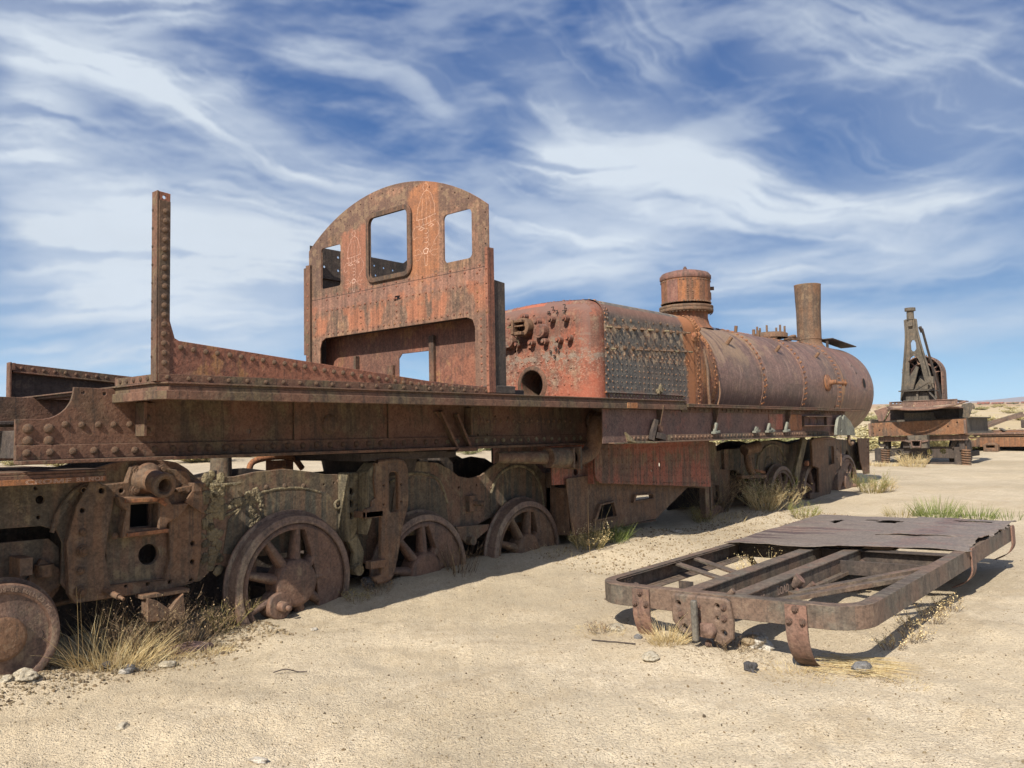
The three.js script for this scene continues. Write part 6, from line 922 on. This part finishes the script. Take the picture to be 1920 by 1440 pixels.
function twigs(B, x, z, n, R0, H, pal, leafPal, leaves = 3, w = 0.007) { for (let i = 0; i < n; i++) { const a = B.r() * 6.283, q = R0 * 0.4 * Math.sqrt(B.r()), px = x + q * Math.cos(a), pz = z + q * Math.sin(a), out = 0.25 + 0.9 * B.r(); const dir = V(Math.cos(a) * out, 1, Math.sin(a) * out); const l = H * (0.5 + 0.6 * B.r()) * 0.75; let p = B.stalk(V(px, groundAt(px, pz) - 0.01, pz), dir, l, w, V((B.r() - 0.5) * 0.8, 0.1, (B.r() - 0.5) * 0.8), pick(B.r, pal), 3); const base = V(px, groundAt(px, pz), pz); for (let k = 0; k < 6; k++) { const t = 0.35 + 0.65 * B.r(), s = base.clone().lerp(p, t); const e = B.stalk(s, dir.clone().add(V((B.r() - 0.5) * 2.2, (B.r() - 0.35) * 1.2, (B.r() - 0.5) * 2.2)), l * (0.2 + 0.3 * B.r()), w * 0.55, V((B.r() - 0.5), 0.2, (B.r() - 0.5)), pick(B.r, pal), 2); for (let m = 0; m < leaves; m++) B.leaf(s.clone().lerp(e, 0.3 + 0.7 * B.r()).add(V((B.r() - 0.5) * 0.02, (B.r() - 0.5) * 0.02, (B.r() - 0.5) * 0.02)), 0.005 + 0.009 * B.r(), pick(B.r, leafPal)); } } }
let seed0 = 1000;
function plant(name, label, x, z, build) {
  const B = new Blades(seed0++); build(B, x, z); const g = B.geometry().translate(-x, -groundAt(x, z), -z);
  const m = shadows(new THREE.Mesh(g, plantM)); m.name = numbered(name); m.position.set(x, groundAt(x, z), z); scene.add(m); return tag(m, label, name === 'scrub_bush' ? 'bush' : 'grass');
}
plant('grass_clump', 'tall straw-coloured grass clump beside the small solid wheel at the locomotive tail', 2.46, -6.04, (B, x, z) => { tuft(B, x + 0.12, z, 420, 0.3, 0.34, STRAW, { w: 0.005, lean: 0.8, bend: 1.2 }); tuft(B, x - 0.02, z - 0.02, 12, 0.1, 0.62, STRAW, { w: 0.005, lean: 0.25, bend: 0.5 }); tuft(B, x + 0.25, z + 0.1, 260, 0.24, 0.22, STRAW, { w: 0.004, lean: 1, bend: 1.4 }); tuft(B, x + 0.2, z, 6, 0.2, 0.48, STRAW, { w: 0.005, lean: 0.5 }); });
plant('scrub_bush', 'dark dead twig bush under the square port of the cylinder plate', 2.98, -6.12, (B, x, z) => { twigs(B, x - 0.1, z, 90, 0.4, 0.42, TWIG, TWIG, 3); twigs(B, x + 0.15, z + 0.08, 70, 0.4, 0.34, TWIG, TWIG, 2); tuft(B, x - 0.1, z + 0.12, 160, 0.3, 0.16, STRAW, { w: 0.004, lean: 1 }); });
plant('scrub_bush', 'small grey-green twig bush before the first large spoked wheel', 3.5, -6.1, (B, x, z) => twigs(B, x, z, 46, 0.25, 0.28, OLIVE, TWIG, 3, 0.006));
plant('grass_clump', 'short yellow grass mat on the sand below the first spoked wheel', 3.18, -5.75, (B, x, z) => { tuft(B, x, z, 300, 0.16, 0.07, STRAW, { w: 0.004, lean: 1.2 }); tuft(B, x - 0.3, z, 260, 0.3, 0.05, STRAW, { w: 0.004, lean: 1.5 }); });
plant('scrub_bush', 'low brown twig patch under the hanging guide casting', 4.9, -5.92, (B, x, z) => { twigs(B, x, z, 40, 0.3, 0.1, TWIG, TWIG, 2, 0.005); twigs(B, x - 0.25, z + 0.03, 30, 0.25, 0.08, TWIG, OLIVE, 2, 0.005); });
plant('scrub_bush', 'thin upright bare twigs before the second spoked wheel', 5.92, -5.9, (B, x, z) => { tuft(B, x, z, 44, 0.16, 0.42, TWIG, { w: 0.006, lean: 0.5, bend: 0.3 }); twigs(B, x, z, 14, 0.2, 0.3, TWIG, TWIG, 2, 0.005); });
plant('scrub_bush', 'round dry tan bush with tall bare stalks past the third spoked wheel', 7.85, -5.72, (B, x, z) => { twigs(B, x, z, 80, 0.42, 0.26, OLIVE, STRAW, 4, 0.006); tuft(B, x, z, 9, 0.25, 0.95, STRAW, { w: 0.007, lean: 0.25, bend: 0.35 }); });
plant('scrub_bush', 'small bright green sprout beside the dry tan bush near the ash pan', 8.33, -5.7, (B, x, z) => { tuft(B, x, z, 170, 0.16, 0.26, GREEN, { w: 0.006, lean: 0.9, bend: 0.4 }); twigs(B, x + 0.2, z, 26, 0.2, 0.12, GREEN, GREEN, 3, 0.005); });
plant('scrub_bush', 'large straw-yellow bush before the front wheels of the locomotive', 12.6, -5.68, (B, x, z) => { twigs(B, x - 0.15, z, 110, 0.55, 0.42, STRAW, STRAW, 5, 0.008); twigs(B, x + 0.35, z + 0.05, 70, 0.45, 0.4, STRAW, STRAW, 5, 0.008); twigs(B, x + 0.15, z - 0.1, 30, 0.3, 0.6, GREEN, GREEN, 5, 0.007); });
plant('scrub_bush', 'brown leggy bush in the shade under the expansion bracket', 11.75, -6.2, (B, x, z) => { twigs(B, x, z, 70, 0.6, 0.8, TWIG, TWIG, 2, 0.009); });
plant('scrub_bush', 'pale green tuft alone on open sand short of the large yellow bush', 12.1, -4.9, (B, x, z) => twigs(B, x, z, 60, 0.4, 0.24, OLIVE, GREEN, 4, 0.007));
plant('scrub_bush', 'dry twig tuft beside the half-buried small wheel', 10.95, -5.95, (B, x, z) => { twigs(B, x, z, 40, 0.3, 0.3, OLIVE, OLIVE, 3, 0.007); tuft(B, x + 0.3, z + 0.1, 120, 0.4, 0.12, STRAW, { w: 0.006 }); });
plant('scrub_bush', 'yellow-green bush at the foremost wheel of the locomotive', 16.5, -5.35, (B, x, z) => { twigs(B, x, z, 80, 0.5, 0.38, OLIVE, GREEN, 5, 0.009); twigs(B, x + 0.3, z + 0.1, 50, 0.45, 0.26, STRAW, STRAW, 5, 0.008); });
plant('grass_clump', 'wide dry straw bush at the foot of the rail crane', 23.6, -6.85, (B, x, z) => { twigs(B, x, z + 0.3, 110, 0.8, 0.36, STRAW, STRAW, 5, 0.012); tuft(B, x, z - 0.6, 300, 0.6, 0.16, STRAW, { w: 0.01, lean: 0.8 }); });
plant('scrub_bush', 'green bush seen between the rail crane beam and its truck', 29.5, -7.6, (B, x, z) => twigs(B, x, z, 120, 1.2, 1.0, OLIVE, GREEN, 6, 0.016));
plant('scrub_bush', 'fresh green shrub row behind the far end of the flat wagon frame', 13.4, -3.3, (B, x, z) => { tuft(B, x, z - 0.15, 240, 0.3, 0.3, GREEN, { w: 0.008, lean: 0.6, bend: 0.3 }); tuft(B, x + 0.1, z + 0.35, 150, 0.28, 0.22, GREEN, { w: 0.008, lean: 0.7 }); tuft(B, x + 0.25, z + 0.75, 60, 0.25, 0.16, GREEN, { w: 0.007 }); tuft(B, x - 0.1, z - 0.6, 80, 0.25, 0.2, OLIVE, { w: 0.007 }); });
plant('grass_clump', 'bristly pale grass clump at the left-hand hanger strap of the flat wagon frame', 5.17, -3.1, (B, x, z) => { tuft(B, x, z, 380, 0.12, 0.15, STRAW, { w: 0.0035, lean: 1, bend: 0.5 }); tuft(B, x + 0.05, z - 0.06, 12, 0.05, 0.28, STRAW, { w: 0.004, lean: 0.5 }); });
plant('grass_clump', 'flattened dry litter before the drawgear plate of the flat wagon frame', 5.2, -2.68, (B, x, z) => { tuft(B, x, z, 260, 0.3, 0.06, TWIG, { w: 0.004, lean: 2, bend: 1 }); tuft(B, x - 0.02, z + 0.5, 260, 0.3, 0.06, STRAW, { w: 0.004, lean: 2, bend: 1 }); twigs(B, x + 0.15, z, 26, 0.3, 0.1, TWIG, TWIG, 2, 0.004); });
plant('grass_clump', 'pressed-down yellow straw under the right-hand corner of the flat wagon frame', 5.6, -2.0, (B, x, z) => { for (let i = 0; i < 260; i++) { const px = x - 0.1 + (B.r() - 0.5) * 0.4, pz = z + (B.r() - 0.5) * 0.5; B.stalk(V(px, groundAt(px, pz) + 0.012 + B.r() * 0.02, pz), V(1.1 * (B.r() - 0.5), 0.02 + 0.06 * B.r(), 1), 0.12 + 0.2 * B.r(), 0.003, V((B.r() - 0.5) * 0.5, 0, 0), pick(B.r, STRAW), 3); } });
plant('grass_clump', 'curved swath of grey-brown litter in front of the bent right-hand strap', 5.25, -1.95, (B, x, z) => { for (let k = 0; k < 5; k++) tuft(B, x + k * 0.03, z - 0.35 + k * 0.18, 120, 0.13, 0.055, k % 2 ? TWIG : STRAW, { w: 0.0035, lean: 2, bend: 1 }); });
plant('scrub_bush', 'thin brown twig strip along the right-hand side of the flat wagon frame', 6.6, -1.9, (B, x, z) => { for (let k = 0; k < 6; k++) twigs(B, x - 0.5 + k * 0.25, z + (k % 2) * 0.08, 26, 0.16, 0.12, TWIG, STRAW, 2, 0.004); });
plant('grass_clump', 'pale dry clump growing inside the open flat wagon frame', 7.3, -3.4, (B, x, z) => { twigs(B, x, z, 40, 0.2, 0.3, STRAW, STRAW, 4, 0.006); tuft(B, x, z, 6, 0.2, 0.5, STRAW, { w: 0.006, lean: 0.4 }); });
plant('grass_clump', 'thin scruffy litter patch left of the left-hand hanger strap', 5.2, -3.7, (B, x, z) => { tuft(B, x, z, 200, 0.2, 0.06, STRAW, { w: 0.0035, lean: 1.5 }); twigs(B, x, z, 20, 0.2, 0.08, TWIG, TWIG, 2, 0.004); });
plant('grass_clump', 'sparse dry fringe at the third spoked wheel where sand meets the tyre', 7.35, -5.85, (B, x, z) => tuft(B, x, z, 90, 0.3, 0.1, STRAW, { w: 0.004, lean: 1 }));

// far scrub: a mass nobody could count
{
  const B = new Blades(501); const proto = new Blades(502);
  for (let i = 0; i < 60; i++) { const a = proto.r() * 6.283, out = 0.3 + 0.8 * proto.r(); const e = proto.stalk(V(0, 0, 0), V(Math.cos(a) * out, 1, Math.sin(a) * out), 0.6 + 0.4 * proto.r(), 0.03, V(0, 0, 0), [0.8, 0.8, 0.8], 2); for (let k = 0; k < 6; k++) proto.leaf(e.clone().multiplyScalar(0.4 + 0.6 * proto.r()), 0.12, [1, 1, 1]); }
  const r = rng(88), N = 1500, im = new THREE.InstancedMesh(proto.geometry(), plantM, N), m4 = new THREE.Matrix4(), c = new THREE.Color();
  for (let i = 0; i < N; i++) { let az, d; do { az = -25 + 110 * r(); d = 32 * Math.exp(r() * 2.9); } while (S(NB, d * Math.cos(R(az)) * 0.008, d * Math.sin(R(az)) * 0.008) < 0.44); const x = d * Math.cos(R(az)), z = -d * Math.sin(R(az)), s = (0.35 + 0.7 * r()) * (1 + d / 400); m4.compose(V(x, groundAt(x, z) - 0.05, z), new THREE.Quaternion().setFromAxisAngle(UP, r() * 6), V(s * 1.6, s * 0.5, s * 1.6)); im.setMatrixAt(i, m4); const q = r(); c.setRGB(...(q < 0.55 ? [0.42, 0.36, 0.17] : q < 0.85 ? [0.24, 0.24, 0.1] : [0.5, 0.44, 0.26])); im.setColorAt(i, c); }
  im.name = 'desert_scrub'; shadows(im); scene.add(im); tag(im, 'yellow and green scrub scattered over the distant desert plain', null, null, 'stuff');
}
// stones: knobbly, each its own
const stoneMap = bake(512, 512, (u, v, c) => { const a = S(NA, u, v), b = S(NC, u, v), f = S(ND, u, v); c[0] = c[1] = c[2] = 200; mixc(c, [160, 156, 150], ss(0.4, 0.7, a)); mixc(c, [226, 222, 214], ss(0.55, 0.7, b) * 0.6); const g = 0.8 + 0.4 * f; c[0] *= g; c[1] *= g; c[2] *= g; })[0]; place(stoneMap, 0.2, 0.2);
function stoneG(r, sx, sy, sz, rough) { const g = new THREE.IcosahedronGeometry(1, 4), p = g.attributes.position, q = r() * 9; for (let i = 0; i < p.count; i++) { const x = p.getX(i), y = p.getY(i), z = p.getZ(i), k = 1 + (S(NA, x * 0.12 + q, y * 0.12 + z * 0.09) - 0.5) * 0.9 * rough + (S(NB, x * 0.2 + z * 0.13, y * 0.2 + q) - 0.5) * 0.5 * rough; p.setXYZ(i, x * k * sx, y * k * sy, z * k * sz); } g.computeVertexNormals(); return boxUV(g); }
const tint = (hex) => { const m = new THREE.MeshStandardMaterial({ map: stoneMap, color: new THREE.Color(hex), roughness: 0.92, bumpMap: PIT, bumpScale: 0.004 }); m.name = 'stone'; return m; };
const tones = { pale: tint('#cfc4ae'), grey: tint('#8b8a8a'), dark: tint('#5c5a5c'), tan: tint('#b3a083'), pink: tint('#a48780'), white: tint('#dcd4c6'), grit: tint('#e6dcca') };
{
  const r = rng(606);
  for (const [label, x, z, s, tone, rough = 1, sh = [1.2, 0.75, 1]] of [
    ['upright tan pebble in front of the straw grass clump', 2.62, -5.97, 0.045, 'tan', 0.6, [0.8, 1.5, 0.8]],
    ['dark grey stone just before the upright tan pebble', 2.5, -5.92, 0.04, 'dark', 0.9],
    ['blue-grey stone lying beside a white chip near the straw clump', 2.58, -5.72, 0.04, 'grey', 0.9],
    ['white chip touching the blue-grey stone', 2.54, -5.72, 0.025, 'white', 0.8],
    ['flat grey-white stone below the dead twig bush', 2.82, -5.68, 0.05, 'pale', 1, [1.3, 0.55, 0.8]],
    ['knobbly pale lump alone on sand near the tail of the locomotive', 1.98, -5.86, 0.055, 'pale', 1.8],
    ['small crumbs of pale stone beside the knobbly lump', 1.9, -5.9, 0.035, 'pale', 1.6, [1.4, 0.5, 1]],
    ['round pale pebble on open foreground sand', 2.05, -4.61, 0.032, 'pale', 0.7],
    ['half-buried mauve stone near the yellow grass mat', 3.12, -5.95, 0.12, 'pink', 0.6, [1.5, 0.35, 0.7]],
    ['flat white stone in shade near the first spoked wheel', 3.22, -6.1, 0.035, 'white', 0.8, [1.3, 0.4, 1]],
    ['thin pale flake at the lower edge of the open sand', 2.3, -3.69, 0.03, 'white', 1, [1.6, 0.5, 0.8]],
    ['pale half-buried rock before the drawgear plate', 4.82, -3.03, 0.055, 'pale', 0.9, [1, 0.6, 1.2]],
    ['pitted grey lava stone before the flat wagon frame', 5.06, -2.43, 0.05, 'dark', 1.6, [0.8, 0.7, 1.1]],
    ['blue-grey stone resting on the pressed-down straw', 5.42, -1.88, 0.055, 'grey', 1],
    ['white lumpy rock right of the drawgear plate', 5.55, -2.62, 0.09, 'white', 1.4],
    ['brown rock under the drawgear plate', 5.5, -2.66, 0.06, 'tan', 1.2],
    ['dark cinder behind the left-hand hanger strap', 5.6, -3.15, 0.09, 'dark', 1.6],
    ['pale flat rock left of the left-hand hanger strap', 5.38, -3.68, 0.07, 'pale', 1, [1.2, 0.5, 1]],
    ['small grey stone between the hanger strap and the bristly grass', 5.22, -3.38, 0.03, 'grey', 1],
    ['light square block under the brace of the flat wagon frame', 7.55, -2.25, 0.08, 'tan', 0.6],
    ['grey stone beside the first spoked wheel', 4.95, -6.12, 0.07, 'grey', 0.9],
    ['pale chip on the sand below the guide casting', 3.95, -5.55, 0.025, 'white', 1, [1.5, 0.5, 1]],
    ['broken white rock under the ash pan', 8.75, -5.95, 0.08, 'pale', 1.2],
    ['white crust lump at the edge of the shadow of the firebox', 9.6, -5.6, 0.06, 'white', 1.4, [1.4, 0.4, 1]],
  ]) { const m = shadows(new THREE.Mesh(stoneG(r, s * sh[0], s * sh[1], s * sh[2], rough), tones[tone])); m.name = numbered('stone'); m.position.set(x, groundAt(x, z) + s * sh[1] * 0.35, z); m.rotation.y = r() * 6; scene.add(m); tag(m, label, 'stone'); }
  // curled wire and a stick lying on the sand
  const wire = [[3.05, -4.72], [3.1, -4.66], [3.16, -4.62], [3.19, -4.56]].map(([x, z], i) => [x, groundAt(x, z) + 0.012 + (i === 1 ? 0.02 : 0), z]);
  single('wire_scrap', [tube(wire, 0.004, 14, 5)], M.dark, 'short curled wire lying on the foreground sand', 'wire');
  const st2 = [[4.95, -3.6], [5.0, -3.42], [5.03, -3.28]].map(([x, z]) => [x, groundAt(x, z) + 0.008, z]);
  single('dry_stick', [tube(st2, 0.0045, 10, 5)], M.dark, 'thin dark stick on sand before the left-hand hanger strap', 'stick');
  // grit
  const gg = new THREE.IcosahedronGeometry(1, 0), N = 42000, im = new THREE.InstancedMesh(gg, tones.grit, N), m4 = new THREE.Matrix4(), c = new THREE.Color();
  for (let i = 0; i < N; i++) {
    let x, z; const q = r();
    if (q < 0.8) { const az = 2 + r() * 78, d = 1.6 + 15 * r() ** 1.7; x = d * Math.cos(R(az)); z = -d * Math.sin(R(az)); } else if (q < 0.9) { x = 1.6 + 2.2 * r(); z = -6.2 + 0.7 * r() * r() + 0.2 * r(); } else { x = 7 + r() * 6; z = -5.9 + 1.5 * r(); }
    const s = 0.0016 + 0.0045 * r() ** 3 + (r() < 0.015 ? 0.008 * r() : 0) + (q > 0.8 ? 0.002 + 0.01 * r() ** 4 : 0);
    m4.compose(V(x, groundAt(x, z) + s * 0.2, z), new THREE.Quaternion().setFromEuler(new THREE.Euler(r() * 6, r() * 6, r() * 6)), V(s * (0.8 + r() * 0.8), s * (0.6 + 0.4 * r()), s)); im.setMatrixAt(i, m4);
    const t = r(); c.set(t < 0.5 ? '#e6d9c0' : t < 0.8 ? '#c4b298' : t < 0.88 ? '#8d8072' : '#fffaf0'); im.setColorAt(i, c);
  }
  im.name = 'gravel'; shadows(im); scene.add(im); tag(im, 'fine grit and pebbles scattered over the sand', null, null, 'stuff');
}
renderer.render(scene, camera);
